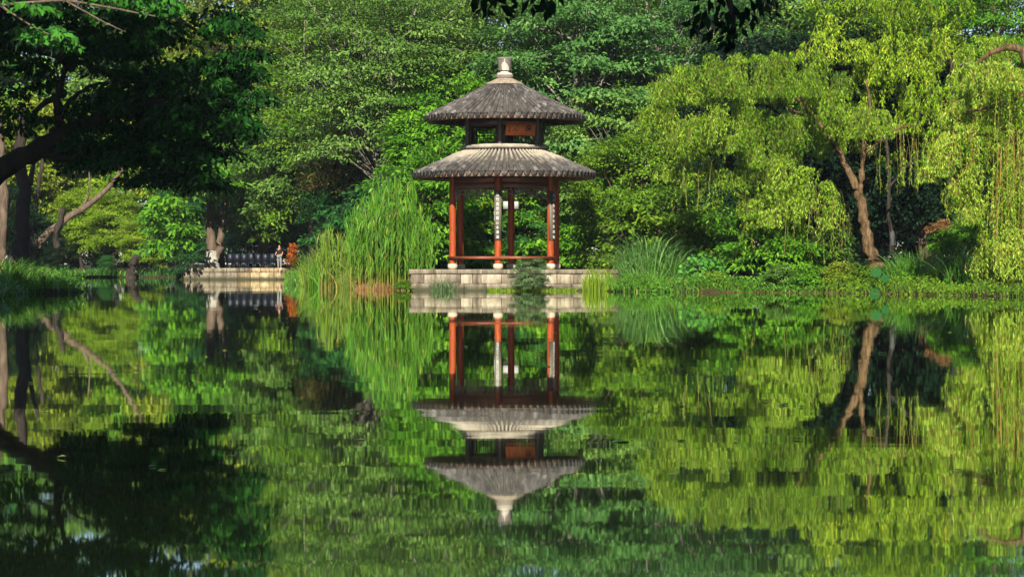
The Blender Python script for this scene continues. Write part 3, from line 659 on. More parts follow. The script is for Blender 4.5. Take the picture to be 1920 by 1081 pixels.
# ------------------------------------------------------------------ trees and shrubs behind the pond
BT = 'trees rising behind the pavilion'
place('locust_tree', 'tall fine-leaved tree filling the sky beside the pavilion finial, towards the reeds', T['layer_a'], 735, 121, 1.1, 20, 'lf_mid', 'bark_grey', group=BT)
place('locust_tree', 'tall fine-leaved tree rising directly behind the pavilion roof', T['layer_b'], 905, 128, 1.18, 100, 'lf_mid', 'bark_grey', group=BT)
place('locust_tree', 'layered blue-green tree with bare pale limbs on the willow side of the pavilion', T['layer_b'], 1085, 118, 1.07, 200, 'lf_blue', 'bark_grey', group=BT)
place('locust_tree', 'layered blue-green tree whose top stands between pavilion and large willow', T['layer_a'], 1225, 124, 1.14, 140, 'lf_blue', 'bark_grey', group=BT)
place('locust_tree', 'mid-green tall tree behind the reeds, next to the yellowish tree', T['layer_a'], 668, 136, 1.2, 260, 'lf_olive', 'bark_dark', group=BT)
place('ash_tree', 'yellowish loose tall tree above the white-footed trunk', T['loose'], 497, 172, 1.72, 0, 'lf_yellow', 'bark', group=BT)
place('ash_tree', 'yellow-green tall tree at the far bank behind the dark overhanging tree', T['loose'], 400, 205, 1.7, 130, 'lf_yellow', 'bark', group=BT)
place('camphor_tree', 'grey-green far tree peeping over the large willow crown', T['layer_b'], 1400, 150, 1.45, 50, 'lf_mid', 'bark', group=BT)
place('camphor_tree', 'bluish far tree in the gap between the willow tops', T['dense'], 1490, 165, 2.75, 10, 'lf_blue', 'bark', group=BT)
place('metasequoia_tree', 'feathery bright green tree in the upper corner above the water-touching willow', T['layer_a'], 1860, 112, 1.08, 75, 'lf_bright', 'bark', group=BT)
place('camphor_tree', 'far tree closing the gap behind the finial', T['layer_a'], 830, 165, 1.6, 310, 'lf_mid', 'bark_dark', group=BT)
place('camphor_tree', 'far tree closing the skyline behind the pale limbs', T['layer_b'], 1160, 168, 1.6, 30, 'lf_mid', 'bark_dark', group=BT)
place('camphor_tree', 'far dark tree closing the skyline behind the reeds', T['dense'], 640, 175, 2.8, 90, 'lf_blue', 'bark_dark', group=BT)
place('camphor_tree', 'far tree standing behind the feathery corner tree and willow', T['layer_b'], 1700, 140, 1.35, 190, 'lf_olive', 'bark', group=BT)

place('broadleaf_tree', 'bright broad-leaved small tree showing beside the lower eave on the reed side', T['broad'], 828, 116, .80, 25, 'lf_bright', 'bark', group=BT)
place('broadleaf_tree', 'light green broad-leaved small tree beside the upper eave on the willow side', T['broad'], 1150, 115.5, .74, 190, 'lf_mid', 'bark_grey', group=BT)
place('broadleaf_tree', 'soft green broad-leaved tree behind the pale overhanging branch', T['broad'], 590, 150, 1.0, 90, 'lf_mid', 'bark_dark', group=BT)
US = 'shrubs of the understorey behind the bank'
def shrub(label, t, px, Y, s, mat, rot=0, name='shrub', bark='bark', sz=1.0, group=US, z=GZ):
    return place(name, label, T[t], px, Y, s, rot, mat, bark, 'shrub', group, z, sz)
shrub('dark rounded evergreen mass between reeds and white-footed tree', 'dense', 668, 132, .85, 'lf_dark', 40)
shrub('red-tipped hedge bush above the low grasses', 'shrub_b', 645, 126, 1.35, 'lf_red', 10, z=4.2)
shrub('dark bush directly under the red-tipped one', 'shrub_a', 672, 127, 1.35, 'lf_dark', 90)
shrub('dark bush rising behind the tall reeds', 'shrub_a', 725, 113, 1.8, 'lf_dark', 150)
shrub('bright bush between the reeds and the first column', 'shrub_d', 805, 110, 1.7, 'lf_bright', 10)
shrub('soft green bush seen between the two leftmost pavilion columns', 'shrub_b', 855, 117, 1.75, 'lf_olive', 70)
shrub('lit bush seen inside the pavilion beside the front couplet column', 'shrub_d', 905, 116.5, 1.45, 'lf_bright', 220)
shrub('dark bush in the middle of the pavilion opening', 'shrub_b', 962, 115.5, 1.15, 'lf_dark', 30)
shrub('bright bush seen inside the pavilion beside the rear column', 'shrub_d', 1005, 117, 1.6, 'lf_bright', 300)
shrub('olive bush closing the view under the lower eave', 'dense', 930, 121, .9, 'lf_olive', 200)
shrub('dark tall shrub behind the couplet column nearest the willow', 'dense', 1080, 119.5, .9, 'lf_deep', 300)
shrub('low bright bush under the lower eave on the willow side', 'shrub_a', 1085, 115, 1.15, 'lf_bright', 120)
shrub('mid-green bush filling the ground behind the bench', 'low', 890, 114.5, 2.2, 'lf_bright', 15)
shrub('mid-green low bush behind the bench near the rear column', 'low', 1010, 114.5, 2.2, 'lf_bright', 215)
shrub('olive shrub mass beside the lower eave', 'dense', 1180, 108, .82, 'lf_olive', 75)
shrub('olive shrub standing behind the silvery grass fountain', 'shrub_a', 1240, 103, 1.55, 'lf_olive', 15)
shrub('dark green shrub over the black hollow beside the silvery grass', 'dense', 1325, 108, .72, 'lf_dark', 200)
shrub('thicket painted shade-dark deep under the large willow', 'dense', 1440, 108, 1.35, 'lf_deep', 160)
shrub('thicket painted shade-dark in the black shade behind the willow trunk', 'dense', 1590, 110, 1.4, 'lf_deep', 20)
shrub('thicket painted shade-dark behind the bare twigs in the dark gap', 'dense', 1740, 109, 1.2, 'lf_deep', 100)
shrub('thicket painted shade-dark behind the water-touching willow', 'dense', 1890, 106, .95, 'lf_deep', 230)
shrub('feathery bright green bush in front of the black hollow', 'shrub_d', 1405, 93.5, 1.0, 'lf_bright', 0, sz=1.02)
shrub('spreading maple-like bush beside the feathery bush', 'shrub_c', 1468, 92.5, .78, 'lf_bright', 60)
shrub('dim bush under the hanging bare willow twigs', 'shrub_c', 1540, 94.5, .80, 'lf_mid', 160)
shrub('green shrub with fine twigs beside the dark gap', 'shrub_d', 1800, 93, .72, 'lf_bright', 50)
shrub('rust-brown topped shrub under the hanging willow tassels', 'low', 1768, 93.4, .6, 'lf_brown', 50, z=2.2)
BK = 'low bushes along the waterline under the willow'
for i, (px, Y, s, mt, lab) in enumerate([
    (1520, 90.2, .85, 'lf_bright', 'low leafy bush at the waterline below the dim bush'), (1572, 90, .95, 'lf_yellow', 'yellowish low bush at the waterline beside the trunk foot'),
    (1622, 89.8, .8, 'lf_olive', 'olive low bush right below the willow trunk'), (1700, 88.8, .7, 'lf_bright', 'small bright bush at the foot of the long-bladed grass'),
    (1770, 87.6, .75, 'lf_olive', 'small olive bush at the waterline beside the water-touching willow'), (1465, 90.8, .85, 'lf_mid', 'shaded low bush at the waterline below the maple-like bush'),
    (1340, 91.8, .6, 'lf_iris', 'pale low plant at the waterline below the round-leaved bush')]):
    shrub(lab, 'low', px, Y, s, mt, i * 50, 'low_bush', group=BK, z=.22)

# far bank on the left: bushes and trees in and out of the light
FB = 'bushes and trees on the far bank'
for i, (nm, t, px, Y, s, mt, lab, z) in enumerate([
    ('shrub', 'dense', 215, 198, .72, 'lf_iris', 'sunlit yellow-green bush on the far bank above the curved trunk', 1.2),
    ('shrub', 'dense', 158, 201, .85, 'lf_iris', 'sunlit pale bush on the far bank under the leaning trunk', .4),
    ('shrub', 'dense', 302, 199, .70, 'lf_bright', 'bright bush trailing to the far waterline beside the curved trunk', .2),
    ('shrub', 'dense', 85, 197, .5, 'lf_deep', 'black-green bush on the far bank beyond the grassy point', .4),
    ('shrub', 'dense', 345, 198, .9, 'lf_dark', 'dark bush on the far bank beside the wall end', .4),
    ('shrub', 'dense', 470, 196, 1.0, 'lf_deep', 'dark hedge behind the row of chairs', .4),
    ('shrub', 'dense', 560, 190, 1.1, 'lf_dark', 'dark hedge behind the orange shrub', .4),
    ('shrub', 'dense', 420, 205, 1.3, 'lf_dark', 'dark bluish thicket behind the white-footed tree', .4),
    ('tree', 'broad', 250, 214, 1.15, 'lf_bright', 'broad bright tree far behind the leaning trunk', .4),
    ('tree', 'broad', 110, 212, 1.2, 'lf_iris', 'pale lit tree far behind the dark trunks', .4),
    ('tree', 'broad', 20, 206, 1.2, 'lf_yellow', 'yellowish lit tree at the far bank behind the dark limbs', .4),
    ('tree', 'layer_b', 300, 235, 1.95, 'lf_mid', 'tall mid-green tree at the back of the far bank', .4),
    ('tree', 'layer_a', 140, 240, 2.0, 'lf_mid', 'tall tree at the far end of the pond behind dark foliage', .4),
    ('tree', 'layer_b', -10, 238, 2.0, 'lf_bright', 'tall tree at the picture edge far behind the dark limbs', .4)]):
    place(nm, lab, T[t], px, Y, s, i * 67, mt, 'bark_dark', nm, FB, z)

HEDGE = ['dark hedge section far behind, at the picture edge under the limbs', 'dark hedge section far behind the leaning trunk foot', 'dark hedge section far behind the sunlit pale bush', 'dark hedge section far behind the curved trunk',
         'dark hedge section far behind the wall end', 'dark hedge section far behind the middle of the chairs', 'dark hedge section far behind the person', 'dark hedge section far behind the low grasses', 'dark hedge section far behind the tall reeds']
for i, px in enumerate((-30, 60, 150, 235, 330, 430, 520, 610, 700)):
    place('hedge', HEDGE[i], T['dense'], px, 228 + 6 * (i % 2), 1.0 + .12 * (i % 3), i * 50, 'lf_dark', 'bark_dark', 'hedge', 'far hedge closing the garden', -1.3)
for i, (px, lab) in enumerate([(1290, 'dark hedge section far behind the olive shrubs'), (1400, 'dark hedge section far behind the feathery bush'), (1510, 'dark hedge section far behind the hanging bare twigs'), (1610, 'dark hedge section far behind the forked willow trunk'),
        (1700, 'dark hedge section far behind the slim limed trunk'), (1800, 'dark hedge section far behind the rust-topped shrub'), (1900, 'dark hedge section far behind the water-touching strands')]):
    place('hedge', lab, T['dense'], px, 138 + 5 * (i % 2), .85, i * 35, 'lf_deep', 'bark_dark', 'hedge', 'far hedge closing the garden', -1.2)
for i, (px, Y, s_, mt, lab) in enumerate([(262, 196, .55, 'lf_iris', 'small lit bush just above the curved trunk'), (335, 186, .55, 'lf_dark', 'dark green bush hanging over the wall end'),
        (10, 160, .75, 'lf_deep', 'black-green bush behind the grassy point'), (92, 170, .26, 'lf_deep', 'black-green bush at the foot of the leaning trunk'), (200, 196, .2, 'lf_dark', 'low dark bush at the far waterline')]):
    shrub(lab, 'dense', px, Y, s_, mt, i * 40, group=FB)
# the tree with twin stems and a limewashed foot on the wall, its overhanging branch of pale leaves
def skeleton(name, paths, mat, parent, rng, sides=8):
    b = MB()
    for pts, r0, r1 in paths:
        pts = np.array(pts, float); t = np.linspace(0, len(pts) - 1, len(pts) * 4 - 3); ii = np.minimum(t.astype(int), len(pts) - 2); fr = (t - ii)[:, None]
        P = pts[ii] * (1 - fr) + pts[ii + 1] * fr; sm = P.copy(); sm[1:-1] = (P[:-2] + 2 * P[1:-1] + P[2:]) / 4; sm[1:-1] += rng.normal(0, r0 * .12, sm[1:-1].shape)
        b.tube(sm, np.linspace(r0, r1, len(sm)) * (1 + .35 * np.exp(-np.arange(len(sm)) * .9) * (r0 > .2)), sides + 2, rough=.07)
    return b.build(name, mat, parent, True)
rg = np.random.default_rng(77)
wt = empty('twin_trunk_tree', (0, 0, 0), 0, 'twin-stemmed grey tree with limewashed foot standing on the golden wall', 'tree')
A = lambda px, py, Y: Wp(px, py, Y)
tk = skeleton('trunk', [([A(398, 506, 168), A(398, 470, 168), A(395, 430, 168), A(393, 380, 168), A(390, 300, 168), A(396, 200, 168)], .42, .17), ([A(402, 490, 168), A(412, 455, 168), A(419, 410, 168.5), A(424, 350, 169), A(440, 260, 169)], .30, .13),
    ([A(393, 380, 168), A(370, 340, 167), A(340, 310, 166)], .14, .04), ([A(424, 350, 169), A(470, 320, 168), A(520, 330, 167), A(560, 380, 166)], .14, .03)], M['bark'], wt, rg)
b = MB(); P = [A(398, y, 168) for y in (507, 498, 488, 478, 470)]; b.tube(P, [.66, .50, .455, .44, .43], 12, cap=False); b.build('limewash_band', M['limewash'], tk, True)
def pads_crown(seed, pads, n, L, Wd, flat=.5, droop=.5, lvm=.45, size_by_depth=False):
    """leaves gathered in pads given as (px, py, Y, radius px)"""
    rng = np.random.default_rng(seed); C = np.array([A(p[0], p[1], p[2]) for p in pads]); R = np.array([p[3] * p[2] / F_PX for p in pads])
    wg = R ** 2; cnt = np.maximum(5, n * wg / wg.sum()).astype(int); pid = np.repeat(np.arange(len(C)), cnt); m = len(pid)
    dd = nrm(rng.normal(size=(m, 3))); dd[:, 2] = np.abs(dd[:, 2]) * 1.1 - .45 * rng.random(m); loc = dd * (rng.random(m) ** .45)[:, None] * R[pid][:, None] * np.array([1, 1, flat])
    loc[:, 2] -= .25 * (loc[:, 0] ** 2 + loc[:, 1] ** 2) / R[pid]
    Nn = nrm(np.array([0, -.2, .8]) + rng.normal(0, .5, (m, 3))); D = nrm(np.concatenate([dd[:, :2], np.zeros((m, 1))], 1)) * .8 + rng.normal(0, .5, (m, 3)) + np.array([0, 0, -droop])
    lv = np.clip(lvm + rng.normal(0, .12, len(C))[pid] + rng.normal(0, .16, m), 0, .94); lv = np.where(rng.random(m) < .006, 1.0, lv)
    b = MB(); sz = rng.uniform(.65, 1.3, m); leaves(b, C[pid] + loc, D, Nn, L * sz, Wd * sz, lv); return b
def scatter(seed, boxes, Y0, Y1, r0, r1):
    """pads spread through regions of the view: (px0, py0, px1, py1, count)"""
    rng = np.random.default_rng(seed); out = []
    for x0, y0, x1, y1, c in boxes:
        for _ in range(c): out.append((rng.uniform(x0, x1), rng.uniform(y0, y1), rng.uniform(Y0, Y1), rng.uniform(r0, r1)))
    return out
pads_crown(31, scatter(32, [(300, 300, 370, 440, 18), (330, 300, 460, 375, 20), (350, 220, 470, 330, 26), (285, 380, 350, 470, 10), (300, 200, 420, 300, 14)], 163, 173, 26, 46), 15000, .42, .20).build('crown', M['lf_bright'], wt)
pb = pads_crown(33, scatter(34, [(450, 375, 600, 430, 20), (480, 330, 640, 410, 22), (440, 420, 500, 452, 6), (560, 280, 660, 380, 14)], 168, 175, 24, 44), 12000, .38, .17)
o = pb.build('overhanging_branch', M['lf_olive'], wt); o['label'] = 'pale leafy branch reaching over the chairs'

# leaning and dark trunks on the far bank
def lone_trunk(name, label, paths, mat, group='bare trunks on the far bank'):
    r = empty(name, (0, 0, 0), 0, label, 'tree', group); skeleton('trunk', paths, M[mat], r, rg); return r
lone_trunk('leaning_tree', 'long leaning grey-brown trunk over the far bank', [([A(60, 470, 186), A(95, 432, 186), A(150, 395, 186), A(200, 358, 186), A(235, 310, 186), A(270, 250, 187)], .34, .10), ([A(150, 395, 186), A(170, 360, 187), A(165, 300, 187)], .12, .04)], 'bark')
lone_trunk('curved_stump', 'short dark curved trunk rising from the far waterline', [([A(245, 524, 193), A(246, 505, 193), A(252, 488, 193), A(266, 474, 193), A(285, 466, 193)], .42, .22)], 'bark_dark')
lone_trunk('dark_tree', 'dark upright trunk leaning slightly, beyond the grassy point', [([A(40, 520, 150), A(42, 450, 150), A(45, 380, 150), A(38, 300, 150), A(40, 200, 150)], .55, .3), ([A(45, 390, 150), A(60, 330, 150), A(72, 270, 151)], .22, .1)], 'bark_dark')
lone_trunk('dark_tree', 'slim dark trunk in front of the lit far bushes', [([A(66, 500, 160), A(64, 430, 160), A(70, 370, 160), A(80, 300, 160)], .22, .12)], 'bark_dark')
lone_trunk('dark_tree', 'dark stem standing below the leaning trunk', [([A(96, 520, 175), A(104, 480, 175), A(106, 440, 175), A(118, 390, 175)], .34, .2)], 'bark_dark')
lone_trunk('plane_tree', 'pale sunlit trunk cut by the picture edge beside the dark limb', [([A(-6, 560, 120), A(2, 470, 120), A(8, 380, 120), A(2, 300, 120), A(-8, 200, 120)], .30, .22)], 'bark')

# ------------------------------------------------------------------ the dark overhanging tree of the left bank
nt_ = empty('overhanging_tree', (-15.6, 64, GZ), 0, 'dark shaded tree whose limbs hang over the water at the picture edge', 'tree')
def loc0(P): return P - np.array([-15.6, 64, GZ])
B = lambda px, py, Y=64: loc0(A(px, py, Y))
skeleton('trunk', [([(0, 0, -.3), (.3, 0, 1.5), B(-60, 345), B(18, 312), B(98, 262), B(160, 232), B(207, 207), B(300, 190, 62), B(400, 215, 61)], .42, .07),
    ([B(98, 262), B(112, 237), B(108, 200), B(110, 172), B(124, 122), B(150, 60)], .17, .06), ([B(110, 180), B(80, 195), B(50, 230)], .10, .05), ([B(118, 205), B(140, 180), B(170, 160), B(230, 150)], .07, .02),
    ([(0, 0, 1.5), B(-70, 200), B(-40, 90), B(0, 82), B(60, 89), B(133, 112), B(207, 136), B(330, 190)], .22, .03), ([B(0, 82), B(60, 20), B(150, -20), B(250, 0), B(330, 30), B(420, 100)], .12, .03),
    ([B(-60, 345), B(-40, 200), B(-10, 40), B(20, -80)], .3, .12), ([B(160, 232), B(260, 260), B(340, 300)], .09, .02), ([B(60, 285), B(140, 300), B(240, 290), B(320, 320)], .12, .03)], M['bark_dark'], nt_, rg)
pd = scatter(41, [(-150, -420, 420, -100, 70), (-120, -130, 460, 60, 84), (-60, 20, 300, 110, 40), (-100, 20, 420, 140, 40), (180, 120, 440, 240, 62), (120, 180, 420, 300, 52), (200, 270, 420, 340, 26), (390, 60, 480, 260, 34), (150, 260, 300, 310, 10), (-60, 100, 90, 280, 14), (330, 330, 420, 360, 5)], 60, 69, 22, 52)
cb = pads_crown(42, pd, 46000, .20, .098, .5, .75, .42); cb.V = [v - np.array([-15.6, 64, GZ]) for v in cb.V]; cb.build('crown', M['lf_near'], nt_)
# broad lighter sprays in front of it, closer to the camera
pd = scatter(43, [(-40, -40, 230, 60, 16), (20, 40, 130, 90, 6), (100, -30, 330, 30, 10)], 44, 50, 22, 40)
sp = pads_crown(44, pd, 1100, .185, .10, .45, .7, .75)
spray = empty('overhanging_spray', (-13.2, 46, 5.2), 0, 'spray of larger lighter green leaves in the upper corner before the dark tree', 'branch')
sp.V = [v - np.array([-13.2, 46, 5.2]) for v in sp.V]; sp.build('foliage', M['lf_spray'], spray)
C2 = lambda px, py, Y=47: A(px, py, Y) - np.array([-13.2, 46, 5.2])
skeleton('twigs', [([(-1.5, 0, -1.0), C2(-80, 20), C2(0, 10), C2(120, 0), C2(260, 25), C2(330, 40)], .06, .008), ([C2(0, 10), C2(60, 50), C2(125, 80)], .03, .006), ([C2(120, 0), C2(200, 45), C2(235, 60)], .025, .006)], M['bark'], spray, rg, 5)

# tall trees on the left bank outside the picture: they keep the overhanging tree in the shade
T['tall'] = crown_tree(51, 26, 6.5, 7.0, 17.5, 150, 1.9, 14000, .62, .40, .5, .5, .5, 14, .2)
place('bank_tree', 'tall tree of the left bank, outside the picture, shading the overhanging tree', T['tall'], -1060, 38, 1.0, 0, 'lf_dark', 'bark_dark', group='tall trees on the near left bank')
place('bank_tree', 'tall tree further along the left bank, outside the picture', T['tall'], -720, 52, .95, 120, 'lf_dark', 'bark_dark', group='tall trees on the near left bank')

place('bank_tree', 'tall tree added past the picture edge to shade the far-bank trunks', T['tall'], -215, 125, .92, 60, 'lf_dark', 'bark_dark', group='tall trees on the near left bank')  # added unseen tree that shades the dark trunks across the water
# the tree above the camera: only a few dark hanging sprays reach into the picture
ct = empty('shade_tree', (5.5, -4.5, GZ), 0, 'near tree overhead whose dark leaf sprays hang into the top of the picture', 'tree')
c0 = np.array([5.5, -4.5, GZ])
SY = 20.0
D3 = lambda px, py, Y=SY: A(px, py, Y) - c0
tr_c = crown_tree(61, 14, 6.5, 3.2, 10.5, 120, 1.6, 9000, .40, .25, .45, .4, .35, 14, .2, lean=-2.0)
o = link('trunk', tr_c[0], M['bark_dark'], ct); o2 = link('crown', tr_c[1], M['lf_near'], ct); o2.location = (-4.0, 8.5, 0); o2.scale = (1.25, 1.35, 1)
skeleton('limb', [([(-.3, 0, 6.0), (-1.5, 6, 8.0), D3(1200, -900, 14), D3(1330, -420, 18), D3(1360, -120, 20), D3(1370, 20, 20), D3(1376, 80, 20)], .14, .004),
    ([(-1.5, 6, 8.0), D3(900, -800, 14), D3(930, -380, 19), D3(950, -60, 20), D3(930, 12, 20)], .09, .004), ([D3(1360, -120, 20), D3(1420, -40, 20), D3(1450, 5, 20)], .02, .004), ([D3(950, -60), D3(1000, -20), D3(1030, 5)], .02, .004)], M['bark_dark'], ct, rg, 5)
def sprig(seed, pts, n, L):
    rng = np.random.default_rng(seed); P = []; 
    for (px, py, s) in pts:
        m = n; P.append(np.stack([A(px + rng.normal(0, s), py + rng.normal(0, s), SY + rng.normal(0, .06)) - c0 for _ in range(m)]))
    P = np.concatenate(P); m = len(P); D = rng.normal(0, .65, (m, 3)) * np.array([1, .5, .6]) + np.array([0, 0, -.8]); Nn = rng.normal(0, .5, (m, 3)) + np.array([0, -1, .3])
    b = MB(); sz = rng.uniform(.7, 1.2, m); leaves(b, P, D, Nn, L * sz, L * .42 * sz, np.clip(rng.normal(.35, .15, m), 0, .9)); return b
sprig(62, [(1335, 8, 14), (1365, 15, 16), (1350, 45, 12), (1375, 50, 10), (1370, 78, 9), (1320, 20, 12), (1305, 45, 6), (1395, 10, 12), (1425, 5, 12), (1450, 2, 12), (925, 0, 16), (950, 8, 12), (905, 14, 8), (1010, 2, 12), (1030, 4, 8)], 8, .135).build('hanging_sprays', M['lf_deep'], ct)  # shade on the sprays put into their near-black leaf colour

# ------------------------------------------------------------------ willows
def willow(name, label, trunk_paths, bark, lumps, seed, Yc, Yd, mat, twig, step=.036, L=.155, Wd=.034, dens=1.0, group='willows of the near bank', fringe=(), tight=1.0):
    """lumps: (px, py top, half width px, py of the lowest tips, strands): mounds of pendulous sprays; fringe: long bare-topped strands"""
    rng = np.random.default_rng(seed); r = empty(name, (0, 0, 0), 0, label, 'tree', group)
    if trunk_paths: skeleton('trunk', trunk_paths, M[bark], r, rng)
    tb, lb_ = MB(), MB(); k = Yc / F_PX
    def strand(top, ln, out_, leafy, lvl, wob=.22):
        m = max(4, int(ln / .2)); t = np.linspace(0, 1, m); sw = rng.normal(0, wob, 2); ph = rng.uniform(0, 6.3)
        cx = out_[0] * (1 - (1 - t) ** 2.5) + sw[0] * t * ln * .4 + .03 * np.sin(t * 5 + ph); cy_ = out_[1] * (1 - (1 - t) ** 2.5) + sw[1] * t * ln * .4
        P = np.stack([top[0] + cx, top[1] + cy_, top[2] + .18 * np.sin(np.minimum(t * 6, math.pi)) * min(1, ln) - ln * t], 1)
        wv = rng.uniform(0, math.pi); wn = np.array([math.cos(wv), math.sin(wv), 0]) * (.004 if leafy > .5 else .007)
        tb.add(np.stack([P - wn, P + wn], 1).reshape(-1, 3), [[2 * i, 2 * i + 1, 2 * i + 3, 2 * i + 2] for i in range(m - 1)], lv=rng.random())
        nl = max(2, int(ln / step * leafy)); u = rng.uniform(0, 1, nl) if leafy > .5 else rng.uniform(.35, 1, nl)
        iu = u * (m - 1); i0 = np.minimum(iu.astype(int), m - 2); fr = (iu - i0)[:, None]; Q = P[i0] * (1 - fr) + P[i0 + 1] * fr; an = rng.uniform(0, 2 * math.pi, nl)
        D = np.stack([np.cos(an) * .75, np.sin(an) * .75, np.full(nl, -.9) + rng.normal(0, .35, nl)], 1); Nn = rng.normal(0, .5, (nl, 3)) + np.stack([np.cos(an) * .5, np.sin(an) * .5, np.full(nl, .9)], 1)
        sz = rng.uniform(.65, 1.3, nl); leaves(lb_, Q, D, Nn, L * sz, Wd * sz, np.clip(.47 + lvl + rng.normal(0, .07) + rng.normal(0, .15, nl), 0, .94), .1)
    for (px, py, hw, pb_, n) in lumps:
        pb_ = py + (pb_ - py) * (.55 + .45 * tight); c = A(px, py, Yc + rng.uniform(-Yd, Yd)); R = hw * k * tight; zb = A(px, pb_, Yc)[2]; lvl = rng.normal(0, .10)
        ns = max(4, int(R * R * 7)); per = max(5, int(n * dens / ns))
        for _ in range(ns):                                     # every mound is made of small hanging tufts
            a = rng.uniform(0, 2 * math.pi); q = rng.random() ** .5; ox, oy = q * R * math.cos(a), q * R * math.sin(a) * .9
            zt = c[2] - (q ** 2.0) * R * .8 + rng.normal(0, .10); tz0 = zt - (zt - zb) * max(0, rng.uniform(-.3, .8)); l2 = lvl + rng.normal(0, .07); tl = rng.uniform(.7, 1.9)
            for _k in range(per):
                top = np.array([c[0] + ox + rng.normal(0, .17), c[1] + oy + rng.normal(0, .17), tz0 - abs(rng.normal(0, .16))]); room = max(.3, top[2] - zb)
                strand(top, min(room, tl * rng.uniform(.5, 1.1)), np.array([ox, oy]) / max(R, .1) * .4 + rng.normal(0, .12, 2), 1.0, l2)
    for (px0, px1, py, pb_, n, leafy) in fringe:
        for _ in range(n):
            px = rng.uniform(px0, px1); top = A(px, py + rng.uniform(-30, 30), Yc + rng.uniform(-Yd, Yd)); zb = A(px, pb_, Yc)[2]
            strand(top, max(.5, (top[2] - zb) * rng.uniform(.45, 1.05)), rng.normal(0, .1, 2), leafy, -.02, .06)
    tb.build('hanging_twigs', M[twig], r); lb_.build('crown', M[mat], r); return r
WL = 93.0
lum = [(1275, 108, 55, 200, 90), (1240, 180, 42, 290, 80), (1330, 95, 60, 190, 95), (1395, 92, 60, 190, 95), (1465, 82, 62, 190, 105), (1530, 95, 60, 200, 100), (1590, 120, 55, 230, 90), (1310, 190, 60, 300, 95), (1370, 175, 55, 290, 95),
       (1445, 185, 62, 320, 110), (1520, 190, 55, 310, 95), (1570, 205, 46, 285, 70), (1280, 255, 50, 340, 60), (1345, 275, 48, 350, 55), (1420, 270, 52, 410, 90), (1480, 285, 55, 430, 100), (1530, 290, 44, 420, 80), (1640, 180, 42, 260, 50), (1450, 370, 42, 470, 50), (1235, 120, 30, 200, 30)]
FR1 = [(1390, 1600, 370, 490, 60, .3), (1250, 1350, 320, 400, 34, .3), (1640, 1720, 250, 360, 22, .35), (1500, 1580, 400, 500, 18, .25)]
willow('willow_tree', 'large willow with a leaning orange-brown forked trunk and mounded yellow-green crown',
       [([A(1640, 500, WL), A(1634, 478, WL), A(1625, 440, WL), A(1618, 400, WL), A(1612, 365, WL), A(1602, 342, WL), A(1590, 318, WL + .3), A(1570, 280, WL + .8), A(1530, 220, WL + 1.4), A(1480, 170, WL + 1.6)], .27, .05),
        ([A(1610, 362, WL), A(1616, 330, WL), A(1619, 290, WL + .3), A(1622, 250, WL + .8), A(1632, 200, WL + 1.4), A(1625, 150, WL + 1.5)], .14, .04), ([A(1520, 225, WL), A(1512, 205, WL - 1.5), A(1500, 178, WL - 1.8)], .05, .03),
        ([A(1530, 220, WL + 1.4), A(1440, 195, WL + 2.4), A(1350, 175, WL + 2.4), A(1300, 200, WL + 1.4)], .05, .02), ([A(1619, 290, WL + .3), A(1680, 240, WL + 1), A(1715, 235, WL + 1)], .07, .02)],
       'bark_warm', lum, 101, WL, 2.2, 'lf_willow', 'twig', dens=2.1, fringe=FR1, tight=.95)
YW = 83.0
lum = [(1785, 195, 45, 300, 75), (1765, 245, 28, 340, 45), (1840, 120, 60, 240, 95), (1830, 200, 55, 330, 95), (1850, 290, 50, 420, 90), (1895, 180, 55, 320, 95), (1890, 290, 45, 430, 85), (1905, 390, 40, 520, 80), (1865, 400, 36, 520, 65), (1890, 470, 40, 556, 70), (1930, 100, 60, 300, 80), (1930, 460, 40, 558, 70), (1812, 290, 18, 400, 24), (1850, 50, 60, 170, 80), (1775, 310, 14, 370, 12), (1845, 450, 12, 520, 14), (1910, 40, 60, 180, 70)]
FR2 = [(1865, 1960, 160, 562, 70, .75), (1870, 1930, 260, 520, 60, .3), (1850, 1930, 350, 560, 50, .6), (1760, 1830, 260, 380, 14, .5), (1835, 1850, 420, 520, 8, .8)]
willow('willow_tree', 'willow at the picture edge whose curtains of strands touch the water', [([(19.6, 84, .2), (19.2, 83.8, 4), A(1960, 150, YW), A(1900, 80, YW), A(1830, 120, YW)], .35, .05), ([A(1960, 150, YW), A(1900, 190, YW), A(1800, 215, YW)], .12, .03)], 'bark_warm', lum, 102, YW, 1.6, 'lf_willow', 'twig_orange', dens=2.0, fringe=FR2)
YB = 104.0
lum = [(1555, 20, 55, 120, 80), (1620, -30, 65, 80, 85), (1620, 50, 60, 150, 90), (1690, -40, 65, 80, 85), (1690, 50, 60, 160, 90), (1750, 20, 60, 130, 85), (1650, 130, 55, 250, 85), (1720, 130, 58, 250, 90), (1780, 110, 55, 230, 85), (1800, 30, 60, 130, 80), (1535, 70, 35, 170, 45), (1740, -70, 70, 40, 70), (1700, 210, 40, 300, 45), (1590, -80, 70, 20, 60)]
willow('willow_tree', 'yellower willow behind, its top filling the space above the forked trunk', [([(Xp(1800, YB), YB, .2), A(1795, 400, YB), A(1770, 290, YB), A(1720, 200, YB), A(1660, 120, YB + 1)], .22, .05), ([A(1770, 290, YB), A(1790, 180, YB), A(1780, 100, YB)], .12, .04)], 'bark_dark', lum, 103, YB, 2.0, 'lf_willow_far', 'twig', L=.19, Wd=.044, dens=1.4)

